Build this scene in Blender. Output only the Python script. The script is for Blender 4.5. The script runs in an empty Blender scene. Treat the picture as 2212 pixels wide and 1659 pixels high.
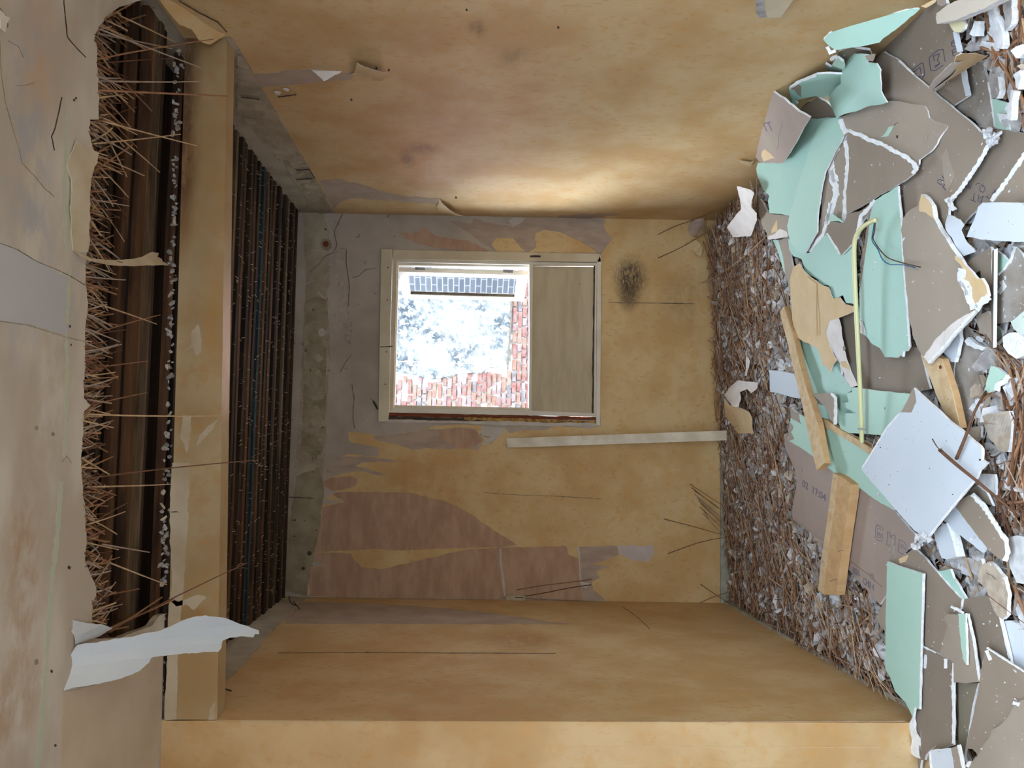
import bpy, bmesh, math, random
import numpy as np
from mathutils import Vector, Matrix
from mathutils.geometry import delaunay_2d_cdt
random.seed(7); rng = np.random.default_rng(7)

# ---------------------------------------------------------------- camera
# the photograph lies on its side: up in the room points to the left of the frame
F = 1661.0; EYE = 1.75
def _n(v): v = np.array(v, float); return v/np.linalg.norm(v)
Yc = _n([1659-935-829.5, 1106-1000, F])
Zc = np.array([0.0175, 1, 0.]); Zc = _n(Zc-Zc.dot(Yc)*Yc)
Xc = np.cross(Yc, Zc)
if Xc[0] < 0: Xc = -Xc
R3 = np.stack([Xc, Yc, Zc])                 # room axes in camera terms
E0 = np.array([0, 0, EYE])
sc = bpy.context.scene
cd = bpy.data.cameras.new('camera'); cam = bpy.data.objects.new('camera', cd); sc.collection.objects.link(cam)
right_w = R3@np.array([1, 0, 0]); up_w = R3@np.array([0, 1, 0]); fwd_w = R3@np.array([0, 0, 1])
m = Matrix.Identity(4)
for i in range(3):
    m[i][0] = -up_w[i]; m[i][1] = right_w[i]; m[i][2] = -fwd_w[i]; m[i][3] = E0[i]
cam.matrix_world = m
cd.sensor_width = 36; cd.sensor_fit = 'HORIZONTAL'; cd.lens = F*36/2212; cd.clip_start = .05; cd.clip_end = 200
sc.camera = cam

# ---------------------------------------------------------------- sky, exposure, daylight openings
w = bpy.data.worlds.new('overcast_sky'); sc.world = w; w.use_nodes = True
bg = w.node_tree.nodes['Background']; bg.inputs[0].default_value = (0.73, 0.87, 1.0, 1); wt = w.node_tree; tc = wt.nodes.new('ShaderNodeTexCoord'); sx_ = wt.nodes.new('ShaderNodeSeparateXYZ'); mr = wt.nodes.new('ShaderNodeMapRange')
wt.links.new(tc.outputs['Generated'], sx_.inputs[0]); wt.links.new(sx_.outputs[2], mr.inputs[0]); wt.links.new(mr.outputs[0], bg.inputs[1])   # overcast sky: brighter overhead than at the horizon
mr.inputs['From Min'].default_value = 0; mr.inputs['From Max'].default_value = 1; mr.inputs['To Min'].default_value = 11; mr.inputs['To Max'].default_value = 40
sc.view_settings.view_transform = 'Standard'; sc.view_settings.look = 'None'
sc.view_settings.exposure = -0.22; sc.view_settings.gamma = 1; sc.view_settings.use_curve_mapping = False
sc.cycles.max_bounces = 10; sc.cycles.diffuse_bounces = 6; sc.cycles.glossy_bounces = 4
sc.cycles.sample_clamp_indirect = 6
sl = bpy.data.lights.new('veiled_sun', 'SUN'); sl.energy = 15.0; sl.angle = math.radians(46); sl.color = (.93, .96, 1)
so = bpy.data.objects.new('veiled_sun', sl); so.rotation_euler = Vector((.90, -.80, -.98)).to_track_quat('-Z', 'Y').to_euler(); sc.collection.objects.link(so)
def portal(name, loc, rot, sx, sy):
    l = bpy.data.lights.new(name, 'AREA'); l.shape = 'RECTANGLE'; l.size = sx; l.size_y = sy
    l.cycles.is_portal = True
    o = bpy.data.objects.new(name, l); o.location = loc; o.rotation_euler = rot; sc.collection.objects.link(o)
REAR_Y = -2.2
portal('window_daylight', (.64, 5.42, 1.86), (math.radians(-90), 0, 0), .95, .9)
portal('rear_daylight', (.2, REAR_Y-.12, 1.4), (math.radians(90), 0, 0), 1.2, 1.2)
OPEN_Y = .35; GAP_Y = -.85  # edges of an unseen roof opening, added to light the rubble from above
portal('added_roof_gap_light', (-.2, (GAP_Y+OPEN_Y)/2, 3.12), (0, 0, 0), 3.5, OPEN_Y-GAP_Y)

# ---------------------------------------------------------------- helpers: picture point -> place in the room
def ray(x, y): return R3@np.array([1659-y-829.5, 1106-x, F])
def PY(p, Y): d = ray(*p); return E0+d*(Y/d[1])
def PZ(p, Z): d = ray(*p); return E0+d*((Z-EYE)/d[2])
def hit(p, pl):
    o, n = pl; d = ray(*p); return E0+d*(np.dot(o-E0, n)/np.dot(d, n))
def plane3(a, b, c): a, b, c = map(np.array, (a, b, c)); return (a.astype(float), _n(np.cross(b-a, c-a)))
YB = 5.1; YL = 2.8
def xr(Y, Z): return 1.43+.006*(Y-2.8)-.0167*(Z-2.65)
def xl(Y, Z): return -1.01-.0272*(Y-2.8)+.0105*(Z-2.6)
WR = plane3((xr(0, 0), 0, 0), (xr(3, 0), 3, 0), (xr(0, 2), 0, 2))
WL = plane3((xl(0, 0), 0, 0), (xl(3, 0), 3, 0), (xl(0, 2), 0, 2))
WB = (np.array([0, YB, 0.]), np.array([0, 1., 0]))
WP = (np.array([0, YL, 0.]), np.array([0, 1., 0]))
def hp(X, Y): return .065+.06*X+.03*(3.7-Y)
HN = _n([-.06, .03, 1.])
def heap(level): return (np.array([0, 3.7, .065+level]), HN)
def zc(X): return 2.79+.017*(X-.25)
CE = (np.array([.25, 0, 2.79]), _n([-.017, 0, 1]))
def wr(p): return hit(p, WR)
FL = -.1
def sh(pl, d): return (pl[0]+pl[1]*d, pl[1])

# ---------------------------------------------------------------- materials
def lin(c): return tuple(((v/255)/12.92 if v <= 10 else ((v/255+.055)/1.055)**2.4) for v in c)+(1,)
class NT:
    def __init__(s, name):
        s.m = bpy.data.materials.new(name); s.m.use_nodes = True; s.t = s.m.node_tree; s.n = s.t.nodes; s.l = s.t.links
        s.b = s.n['Principled BSDF']; s.pos = s.n.new('ShaderNodeNewGeometry').outputs['Position']
    def mapping(s, scale=(1, 1, 1), loc=(0, 0, 0), rot=(0, 0, 0)):
        q = s.n.new('ShaderNodeMapping'); q.inputs['Scale'].default_value = scale; q.inputs['Location'].default_value = loc
        q.inputs['Rotation'].default_value = rot
        s.l.new(s.pos, q.inputs['Vector']); return q.outputs[0]
    def noise(s, scale, stretch=(1, 1, 1), detail=4, rough=.55, loc=(0, 0, 0), dist=0):
        q = s.n.new('ShaderNodeTexNoise'); q.inputs['Scale'].default_value = scale; q.inputs['Detail'].default_value = detail
        q.inputs['Roughness'].default_value = rough; q.inputs['Distortion'].default_value = dist
        s.l.new(s.mapping(stretch, loc), q.inputs['Vector']); return q.outputs['Fac']
    def ramp(s, fac, a, b, lo=0, hi=1):
        q = s.n.new('ShaderNodeMapRange'); q.inputs['From Min'].default_value = a; q.inputs['From Max'].default_value = b
        q.inputs['To Min'].default_value = lo; q.inputs['To Max'].default_value = hi; q.interpolation_type = 'SMOOTHSTEP'
        s.l.new(fac, q.inputs[0]); return q.outputs[0]
    def mix(s, fac, a, b):
        q = s.n.new('ShaderNodeMix'); q.data_type = 'RGBA'
        for k, v in ((0, fac), (6, a), (7, b)):
            if hasattr(v, 'links') or isinstance(v, bpy.types.NodeSocket): s.l.new(v, q.inputs[k])
            else: q.inputs[k].default_value = v
        return q.outputs[2]
    def math(s, op, a, b=0):
        q = s.n.new('ShaderNodeMath'); q.operation = op
        for k, v in ((0, a), (1, b)):
            if isinstance(v, bpy.types.NodeSocket): s.l.new(v, q.inputs[k])
            else: q.inputs[k].default_value = v
        return q.outputs[0]
    def blob(s, c, r, soft=.5):                    # stain with a place and size of its own
        q = s.n.new('ShaderNodeVectorMath'); q.operation = 'LENGTH'
        mp = s.n.new('ShaderNodeVectorMath'); mp.operation = 'SUBTRACT'; s.l.new(s.pos, mp.inputs[0]); mp.inputs[1].default_value = c
        dv = s.n.new('ShaderNodeVectorMath'); dv.operation = 'DIVIDE'; s.l.new(mp.outputs[0], dv.inputs[0]); dv.inputs[1].default_value = r
        s.l.new(dv.outputs[0], q.inputs[0]); return s.ramp(q.outputs['Value'], 1, 1-soft)
    def bump(s, h, strength, dist=.01):
        q = s.n.new('ShaderNodeBump'); q.inputs['Strength'].default_value = strength; q.inputs['Distance'].default_value = dist
        s.l.new(h, q.inputs['Height']); s.l.new(q.outputs[0], s.b.inputs['Normal'])
    def done(s, col, rough=.8, spec=.3):
        if isinstance(col, bpy.types.NodeSocket): s.l.new(col, s.b.inputs['Base Color'])
        else: s.b.inputs['Base Color'].default_value = col
        s.b.inputs['Roughness'].default_value = rough; s.b.inputs['Specular IOR Level'].default_value = spec
        return s.m
def simple(name, c1, c2, scale=8, stretch=(1, 1, 1), rough=.85, spec=.2, bump=0, bscale=60, speck=None):
    t = NT(name); f = t.ramp(t.noise(scale, stretch), .3, .7); col = t.mix(f, lin(c1), lin(c2))
    if speck:
        col = t.mix(t.ramp(t.noise(speck[1], detail=2, loc=(3, 1, 7)), speck[2], speck[2]+.04), col, lin(speck[0]))
    if bump: t.bump(t.noise(bscale, stretch, detail=5), bump, .004)
    return t.done(col, rough, spec)
def wallpaper(name, stains=(), base=(214, 177, 120), rough=.6, fleck=.4, spec=.35):
    t = NT(name)
    col = t.mix(t.ramp(t.noise(3.5, detail=3), .35, .68), lin(base), lin((base[0]-14, base[1]-22, base[2]-28)))
    col = t.mix(t.ramp(t.noise(17, detail=3, loc=(4, 4, 4)), .48, .72, 0, .5), col, lin((base[0]-6, base[1]-24, base[2]-40)))
    fl = t.ramp(t.noise(48, (1, 1, .55), 2, loc=(9, 2, 5)), .60, .68, 0, fleck)
    col = t.mix(fl, col, lin((184, 138, 86)))
    for (c, r, colr, st, soft, nz) in stains:
        k = t.math('MULTIPLY', t.blob(c, r, soft), t.ramp(t.noise(nz, (1, 1, 2.5), 5, .7, loc=(c[0], 3, 1)), .3, .6, .25, 1))
        col = t.mix(t.math('MULTIPLY', k, st), col, lin(colr))
    t.bump(t.noise(45, detail=3), .12, .003)
    return t.done(col, rough, spec)

def vec3(p, pl): return tuple(hit(p, pl))
sB = lambda x, y: vec3((x, y), WB)
sR = lambda x, y: vec3((x, y), WR)
M_wp_back = wallpaper('wallpaper_back', [
    (sB(1362, 600), (.2, .5, .16), (54, 44, 38), .95, .8, 38), (sB(1358, 640), (.14, .5, .10), (45, 36, 32), .8, .8, 60),
    (sB(1480, 650), (.3, .5, .25), (150, 125, 85), .5, .9, 5), (sB(900, 1040), (.3, .5, .5), (176, 126, 62), .4, .9, 4)], base=(208, 182, 136))
M_wp_right = wallpaper('wallpaper_right', [
    (sR(915, 320), (.5, .12, .12), (92, 74, 60), .55, .9, 12), (sR(880, 340), (.5, .2, .06), (84, 66, 54), .6, .9, 20),
    (sR(1030, 60), (.5, .09, .05), (96, 78, 56), .5, .9, 14), (sR(950, 250), (.5, .5, .35), (176, 150, 112), .5, 1, 4),
    (sR(1110, 120), (.5, .12, .08), (110, 96, 66), .4, .9, 12)], base=(206, 180, 140), rough=.55, spec=.35)
M_wp_left = wallpaper('wallpaper_left', [(vec3((1130, 1385), WL), (.5, .3, .3), (150, 100, 52), .5, .9, 5)], base=(206, 180, 138), fleck=.5)
M_wp_pier = wallpaper('wallpaper_pier', [], base=(206, 178, 136), fleck=.2)
M_wp_lintel = wallpaper('wallpaper_lintel', [
    (tuple(PY((400, 330), YL)), (.5, .3, .07), (104, 66, 44), .95, .9, 5), (tuple(PY((405, 130), YL)), (.35, .3, .07), (84, 58, 44), .9, .9, 5),
    (tuple(PY((430, 560), YL)), (.6, .3, .05), (170, 150, 120), .5, .9, 6), (tuple(PY((460, 700), YL)), (.4, .3, .05), (190, 140, 70), .4, .9, 6)],
    base=(180, 160, 126), rough=.4)
M_backing = simple('backing_paper', (186, 156, 134), (168, 136, 116), 6, (1, 1, 3), bump=.1)
M_backing_grey = simple('backing_paper_grey', (180, 162, 148), (164, 146, 134), 7, (3, 1, 1))
M_backing_pale = simple('backing_paper_pale', (196, 186, 184), (184, 174, 172), 9)
M_plaster = simple('old_plaster', (184, 174, 164), (164, 152, 142), 3, rough=.9, bump=.35, bscale=25, speck=((130, 120, 108), 22, .7))
M_plaster_rough = simple('rough_plaster', (160, 150, 130), (136, 125, 104), 9, rough=.95, bump=1.0, bscale=45, speck=((86, 76, 62), 30, .68))
M_plaster_side = simple('side_wall_plaster', (178, 168, 152), (152, 141, 126), 5, rough=.9, bump=.7, bscale=30, speck=((112, 100, 88), 24, .7))
M_plaster_white = simple('bare_white_plaster', (198, 192, 186), (182, 176, 170), 10, rough=.9)
M_ceil = None
def ceiling_mat():
    t = NT('ceiling_plaster')
    col = t.mix(t.ramp(t.noise(2.2, (1, 2, 1), 3), .35, .65), lin((208, 202, 194)), lin((186, 176, 164)))
    for px, r, c, st in (((60, 250), (.5, .16, 1), (168, 170, 178), .8), ((60, 560), (.4, .2, 1), (172, 174, 182), .8), ((150, 640), (.2, .1, 1), (176, 176, 182), .6),
                         ((50, 1250), (.45, .14, 1), (170, 140, 110), .7), ((90, 120), (.25, .12, 1), (198, 168, 142), .7), ((110, 820), (.5, .2, 1), (176, 164, 146), .5),
                         ((30, 1520), (.2, .2, 1), (168, 138, 108), .7)):
        c0 = hit(px, CE)
        k = t.math('MULTIPLY', t.blob(tuple(c0), r, .9), t.ramp(t.noise(9, (1, 1.6, 1), 5, .65, loc=(px[0], 0, 0)), .35, .62))
        col = t.mix(t.math('MULTIPLY', k, st), col, lin(c))
    t.bump(t.noise(14, detail=4), .15, .006)
    return t.done(col, .9, .15)
M_ceil = ceiling_mat()
M_green_line = simple('green_paint_line', (184, 198, 176), (196, 196, 182), 30)
M_crack = simple('crack_dark', (62, 54, 48), (84, 74, 64), 40); M_crack_soft = simple('crack_soft', (126, 114, 102), (106, 95, 84), 40)
def wood(name, c1, c2, ax=(1, 14, 14), scale=3, rough=.8, dark=None):
    t = NT(name); g = t.noise(scale, ax, 5, .6, dist=.4); col = t.mix(t.ramp(g, .3, .7), lin(c1), lin(c2))
    if dark: col = t.mix(t.ramp(t.noise(2.2, (1, 5, 5), 4, loc=(5, 5, 5)), .4, .7), col, lin(dark))
    t.bump(g, .35, .003); return t.done(col, rough, .2)
M_lath = [wood('lath_dark', (72, 57, 44), (44, 35, 28), dark=(30, 24, 20)), wood('lath_reddish', (108, 76, 54), (76, 54, 40), dark=(50, 36, 28)),
          wood('lath_ashy', (128, 108, 86), (86, 68, 52), dark=(54, 42, 34)), wood('lath_black', (48, 38, 32), (28, 22, 19))]
M_lath_dusty = wood('lath_dusty', (176, 158, 132), (120, 98, 76), dark=(84, 66, 50))
M_lath_blue = wood('lath_bluish', (52, 68, 74), (34, 44, 48))
M_deck = wood('boarding_dark', (52, 38, 30), (28, 20, 17))
M_pine = wood('pine_wood', (208, 186, 152), (188, 158, 120), (3, 3, 1), 8, .7)
M_pine_dark = wood('pine_wood_orange', (198, 164, 122), (182, 146, 104), (3, 2, 1), 8, .7)
M_nail = simple('nail_grey', (150, 146, 140), (120, 112, 104), 30, rough=.5)
M_white_paint = simple('cream_gloss_paint', (206, 194, 170), (188, 174, 148), 5, rough=.4, spec=.4)
M_frame_paint = simple('white_gloss_paint', (222, 216, 204), (206, 198, 184), 5, rough=.4, spec=.4)
M_panel = simple('infill_panel_paint', (196, 184, 160), (178, 164, 138), 3, (1, 1, 5), rough=.6, speck=((120, 96, 72), 26, .74))
M_redwood = simple('red_primed_wood', (128, 72, 50), (98, 52, 36), 12, (8, 1, 1))
M_foam = simple('yellow_foam', (196, 160, 96), (120, 88, 48), 30, bump=1, bscale=60)
M_kraft = [simple('brown_board_paper_%s' % n, a, b, 2.5, rough=.75, speck=((200, 198, 196), 90, .745)) for n, a, b in
           (('a', (152, 139, 127), (142, 129, 117)), ('b', (142, 130, 118), (130, 119, 108)), ('c', (164, 153, 141), (152, 141, 130)), ('d', (166, 150, 142), (154, 138, 130)))]
M_dusty = simple('brown_board_dusty', (142, 132, 122), (166, 160, 156), 12, rough=.85, speck=((214, 214, 216), 50, .66))
M_mint = simple('mint_green_paint', (168, 205, 194), (160, 198, 188), 2, rough=.55, spec=.35)
M_mint2 = simple('mint_green_paint_light', (176, 210, 197), (168, 204, 192), 2, rough=.55, spec=.35)
M_gyp = simple('gypsum_white', (244, 246, 250), (226, 230, 236), 40, rough=.95, bump=.8, bscale=120)
M_whiteface = simple('white_board_face', (208, 217, 229), (200, 210, 223), 2, rough=.6)
M_cream = simple('cream_wallpaper_scrap', (214, 190, 154), (204, 178, 138), 9, rough=.7)
M_paperwhite = simple('white_paper_back', (226, 222, 222), (212, 206, 204), 12, rough=.8)
M_flake = [simple('plaster_flake_pale', (216, 218, 224), (186, 188, 194), 30, bump=.4), simple('plaster_flake_grey', (176, 173, 174), (144, 141, 142), 30, bump=.4),
           simple('plaster_flake_warm', (192, 180, 166), (164, 150, 136), 30, bump=.4)]
M_reed = [simple('reed_brown', (158, 118, 90), (132, 96, 72), 30), simple('reed_grey', (172, 154, 142), (146, 130, 118), 30), simple('reed_dark', (112, 80, 62), (90, 64, 50), 30),
          simple('reed_straw', (196, 168, 138), (170, 142, 112), 30)]
M_dirt = simple('rubble_dust', (92, 80, 70), (52, 42, 36), 22, bump=1, bscale=30, speck=((170, 168, 168), 28, .62))
M_floor = simple('dusty_floor', (112, 100, 90), (84, 74, 66), 6)
M_conduit = simple('pale_yellow_plastic', (208, 206, 160), (200, 198, 150), 2, rough=.35, spec=.5)
M_wire_b = simple('blue_wire', (44, 104, 150), (40, 94, 138), 2, rough=.4)
M_wire_n = simple('brown_wire', (84, 56, 42), (74, 48, 36), 2, rough=.4)
M_metal = simple('galvanised_metal', (170, 172, 174), (140, 142, 144), 20, rough=.35)
M_print = simple('blue_print', (62, 60, 92), (72, 70, 100), 20)
M_print_faint = simple('faint_blue_print', (118, 112, 132), (110, 104, 124), 20)
M_skirt = simple('skirting_pale', (176, 178, 164), (150, 148, 136), 12, bump=.3)
M_bare_strip = simple('lintel_bare_paper', (196, 184, 164), (180, 164, 140), 8)

# ---------------------------------------------------------------- builders
def link(o, parent=None):
    sc.collection.objects.link(o)
    if parent is not None:
        bpy.context.view_layer.update() if False else None
        o.parent = parent; o.matrix_parent_inverse = Matrix.Translation(-Vector(world_loc(parent)))
    return o
def world_loc(o):
    return WL_[o.name]
WL_ = {}
def mesh_obj(name, verts, faces, mats, parent=None, mi=None, smooth=False):
    v = np.array(verts, float); lo = v.min(0); hi = v.max(0); c = np.array([(lo[0]+hi[0])/2, (lo[1]+hi[1])/2, lo[2]])
    me = bpy.data.meshes.new(name); me.from_pydata((v-c).tolist(), [], faces)
    for mm in (mats if isinstance(mats, (list, tuple)) else [mats]): me.materials.append(mm)
    if mi is not None: me.polygons.foreach_set('material_index', mi)
    if smooth: me.polygons.foreach_set('use_smooth', [True]*len(me.polygons))
    me.update()
    o = bpy.data.objects.new(name, me); o.location = c
    link(o, parent); WL_[o.name] = tuple(c)
    return o
def tag(o, label=None, cat=None, group=None, kind=None):
    if label: o['label'] = label
    if cat: o['category'] = cat
    if group: o['group'] = group
    if kind: o['kind'] = kind
    return o
def empty(name, loc):
    o = bpy.data.objects.new(name, None); o.location = loc; sc.collection.objects.link(o); o.empty_display_size = .05
    WL_[o.name] = tuple(float(v) for v in loc); return o
def jag(pts, amp, seg=9.0, seed=0):
    r = random.Random(seed*7919+len(pts)); out = []
    n = len(pts)
    for i in range(n):
        a = np.array(pts[i], float); b = np.array(pts[(i+1) % n], float); d = b-a; L = np.hypot(*d)
        out.append(tuple(a))
        k = int(L/seg)
        if k < 2 or amp <= 0: continue
        nn = np.array([-d[1], d[0]])/L; cur = 0
        for j in range(1, k):
            cur = .55*cur+r.uniform(-1, 1)*amp
            out.append(tuple(a+d*(j+r.uniform(-.25, .25))/k+nn*cur))
    return out
def panel_geo(P3, n, thick, grid=0, disp=None):
    """P3 outline in space on one plane, n its normal: a sheet with thickness, the outline kept; face materials 0 top, 1 side, 2 back"""
    P = np.array(P3); o = P.mean(0); n = _n(n)
    u = _n(np.cross(n, [0, 0, 1.])) if abs(n[2]) < .9 else _n(np.cross(n, [0, 1., 0])); v = np.cross(n, u)
    q = np.stack([(P-o)@u, (P-o)@v], 1)
    pts = [Vector(a) for a in q]; nb = len(pts)
    if grid:
        lo = q.min(0); hi = q.max(0)
        gx = np.arange(lo[0]+grid/2, hi[0], grid); gy = np.arange(lo[1]+grid/2, hi[1], grid)
        for a in gx:
            for b in gy: pts.append(Vector((a+random.uniform(-.1, .1)*grid, b+random.uniform(-.1, .1)*grid)))
    res = delaunay_2d_cdt(pts, [], [list(range(nb))], 1, 1e-6)
    V2, Fc = res[0], res[2]
    V = []; lo = q.min(0); sz = np.maximum(q.max(0)-lo, 1e-6)
    for a in V2:
        p = o+u*a[0]+v*a[1]
        if disp is not None: p = p+n*disp((a[0]-lo[0])/sz[0], (a[1]-lo[1])/sz[1], p)
        V.append(p)
    V = np.array(V); N = len(V)
    faces = []; mi = []; ed = {}
    for f in Fc:
        f = list(f); a, b, c = (V2[f[0]], V2[f[1]], V2[f[2]])
        if (b-a).cross(c-a) < 0: f.reverse()
        faces.append(f); mi.append(0); faces.append([k+N for k in reversed(f)]); mi.append(2)
        for k in range(len(f)):
            e = (f[k], f[(k+1) % len(f)]); ed[e] = 1
    for (a, b) in list(ed):
        if (b, a) not in ed: faces.append([b, a, a+N, b+N]); mi.append(1)
    VV = np.concatenate([V, V-n*thick])
    return VV, faces, mi
def toward_eye(P3, n):
    return n if np.dot(E0-np.mean(P3, 0), n) > 0 else -n
def sheet(name, pix, pl, mats, thick=.012, amp=0, seg=9, parent=None, grid=0, disp=None, seed=None):
    """outline traced as picture points, laid on the plane pl in the room"""
    pts = jag(pix, amp, seg, seed if seed is not None else int(pix[0][0]*3+pix[0][1]))
    P3 = [hit(p, pl) for p in pts]; n = toward_eye(P3, pl[1])
    if parent is None:
        for q in P3: q[0] = min(q[0], xr(q[1], q[2])-.006)
    V, Fc, mi = panel_geo(P3, n, thick, grid, disp)
    return mesh_obj(name, V, Fc, mats if isinstance(mats, list) else [mats]*3, parent, mi)
def prism(name, P3, n, thick, mats, parent=None):
    V, Fc, mi = panel_geo(P3, n, thick); return mesh_obj(name, V, Fc, mats if isinstance(mats, list) else [mats]*3, parent, mi)
def box(name, x0, x1, y0, y1, z0, z1, mat, parent=None, bevel=0):
    v = [(x, y, z) for x in (x0, x1) for y in (y0, y1) for z in (z0, z1)]
    f = [(0, 1, 3, 2), (4, 6, 7, 5), (0, 4, 5, 1), (2, 3, 7, 6), (0, 2, 6, 4), (1, 5, 7, 3)]
    o = mesh_obj(name, v, f, mat, parent)
    if bevel:
        b = o.modifiers.new('bevel', 'BEVEL'); b.width = bevel; b.segments = 2
    return o
def hexa(name, c, mat, parent=None):
    f = [(0, 1, 3, 2), (4, 6, 7, 5), (0, 4, 5, 1), (2, 3, 7, 6), (0, 2, 6, 4), (1, 5, 7, 3)]
    return mesh_obj(name, c, f, mat, parent)
def tube(name, pts, r, mat, parent=None, sides=8, taper=1.0, smooth=True):
    pts = [np.array(p, float) for p in pts]; V = []; Fc = []; pu = None
    for i, p in enumerate(pts):
        d = _n(pts[min(i+1, len(pts)-1)]-pts[max(i-1, 0)])
        if pu is None: pu = np.cross(d, [0, 0, 1.]) if abs(d[2]) < .9 else np.cross(d, [1., 0, 0])
        pu = _n(pu-d*np.dot(pu, d)); pv = np.cross(d, pu); rr = r*(1+(taper-1)*i/(len(pts)-1))
        for k in range(sides):
            a = 2*math.pi*k/sides; V.append(p+rr*(math.cos(a)*pu+math.sin(a)*pv))
        if i:
            for k in range(sides):
                a0 = (i-1)*sides+k; a1 = (i-1)*sides+(k+1) % sides; Fc.append((a0, a1, a1+sides, a0+sides))
    Fc.append(tuple(reversed(range(sides)))); Fc.append(tuple(range(len(V)-sides, len(V))))
    return mesh_obj(name, V, Fc, mat, parent, smooth=smooth)
def smoothline(pts, k=4):
    pts = [np.array(p, float) for p in pts]; out = []
    P = [pts[0]]+pts+[pts[-1]]
    for i in range(1, len(P)-2):
        for j in range(k):
            t = j/k; a, b, c, d = P[i-1:i+3]
            out.append(.5*((2*b)+(-a+c)*t+(2*a-5*b+4*c-d)*t*t+(-a+3*b-3*c+d)*t**3))
    out.append(pts[-1]); return out
def strip_px(pts, wd, amp=1.5, seed=0, seg=5):
    """ragged band of width wd along a picture line"""
    r = random.Random(seed); L = []; Rr = []
    P = []
    for i in range(len(pts)-1):
        a = np.array(pts[i], float); b = np.array(pts[i+1], float); k = max(1, int(np.hypot(*(b-a))/seg))
        for j in range(k): P.append(a+(b-a)*j/k)
    P.append(np.array(pts[-1], float))
    for i, p in enumerate(P):
        d = P[min(i+1, len(P)-1)]-P[max(i-1, 0)]; d = d/np.hypot(*d); nn = np.array([-d[1], d[0]])
        L.append(tuple(p+nn*(wd/2+r.uniform(-amp, amp)*.7))); Rr.append(tuple(p-nn*(wd/2+r.uniform(-amp, amp)*.7)))
    return L+Rr[::-1]
def crack(pts, pl, wd=1.3, parent=None, mat=None, seed=1):
    return sheet('crack', strip_px(pts, wd, .5, seed, 8), sh(pl, 0), mat or (M_crack if wd > 1.9 else M_crack_soft), .0012, 0, parent=parent)
def off(pl, d):                                   # plane moved d towards the eye
    s = 1 if np.dot(E0-pl[0], pl[1]) > 0 else -1
    return (pl[0]+pl[1]*d*s, pl[1])
def off_n(pl): return pl[1] if np.dot(E0-pl[0], pl[1]) > 0 else -pl[1]
def CR(ox, oy, s, *pts): return [(ox+x/s, oy+y/s) for x, y in pts]

# ================================================================ THE SETTING
XL0, XR0 = -1.95, 1.52
floor = tag(box('floor', XL0-.2, XR0+.3, REAR_Y-.2, YB+.3, FL-.15, FL, M_floor), kind='structure')
# back wall with the window opening, picked from the photograph
OX0, OX1, OZ0, OZ1 = .1, 1.165, .86, 2.275
wb = tag(empty('wall_back', (0, YB, FL)), kind='structure')
for nm, a in (('plaster', (XL0, OX0, FL, 3.1)), ('plaster', (OX1, 1.75, FL, 3.1)), ('plaster', (OX0, OX1, FL, OZ0)), ('plaster', (OX0, OX1, OZ1, 3.1))):
    box(nm, a[0], a[1], YB, YB+.3, a[2], a[3], M_plaster, wb)
C = lambda *p: CR(600, 850, 2.212, *p)
D = lambda *p: CR(640, 400, 2.989, *p)
G = lambda *p: CR(640, 440, 3.318, *p)
WBo = lambda d: off(WB, d)
wp_low = [(1306, 470), (1300, 545), (1298, 700), (1297, 921)]+C((1540, 160), (1480, 168), (1400, 160), (1330, 152), (1260, 176), (1180, 175), (1110, 190), (1085, 165), (1060, 205),
    (1020, 240), (975, 250), (1010, 215), (960, 200), (985, 170), (960, 150), (870, 150), (760, 152), (700, 165), (640, 182), (560, 200), (480, 205), (430, 190), (380, 186), (335, 183), (338, 215), (345, 232), (400, 240),
    (480, 258), (485, 300), (440, 300), (380, 290), (300, 298), (280, 320), (235, 335), (230, 380), (270, 375), (300, 390), (250, 400), (215, 420), (215, 440), (260, 465), (300, 470), (260, 482), (220, 505),
    (340, 515), (270, 525), (212, 532), (205, 560), (215, 590), (190, 600), (205, 640), (180, 650), (195, 700), (165, 760), (180, 800), (235, 820), (160, 830), (150, 880), (140, 960), (195, 972), (146, 980))
wp_low += [(1566, 1306), (1600, 1308), (1600, 471)]
sheet('wallpaper', wp_low, WBo(.002), M_wp_back, .002, 1.3, 6, wb)
tag(sheet('wallpaper', D((1290, 345), (1400, 340), (1440, 390), (1480, 430), (1300, 430), (1255, 385)), WBo(.002), M_wp_back, .002, 1.2, 4, wb))
sheet('wallpaper', D((1540, 310), (1600, 285), (1700, 300), (1820, 350), (1900, 400), (1940, 437), (1500, 432), (1550, 400)), WBo(.002), M_wp_back, .002, 1.2, 4, wb)
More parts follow.
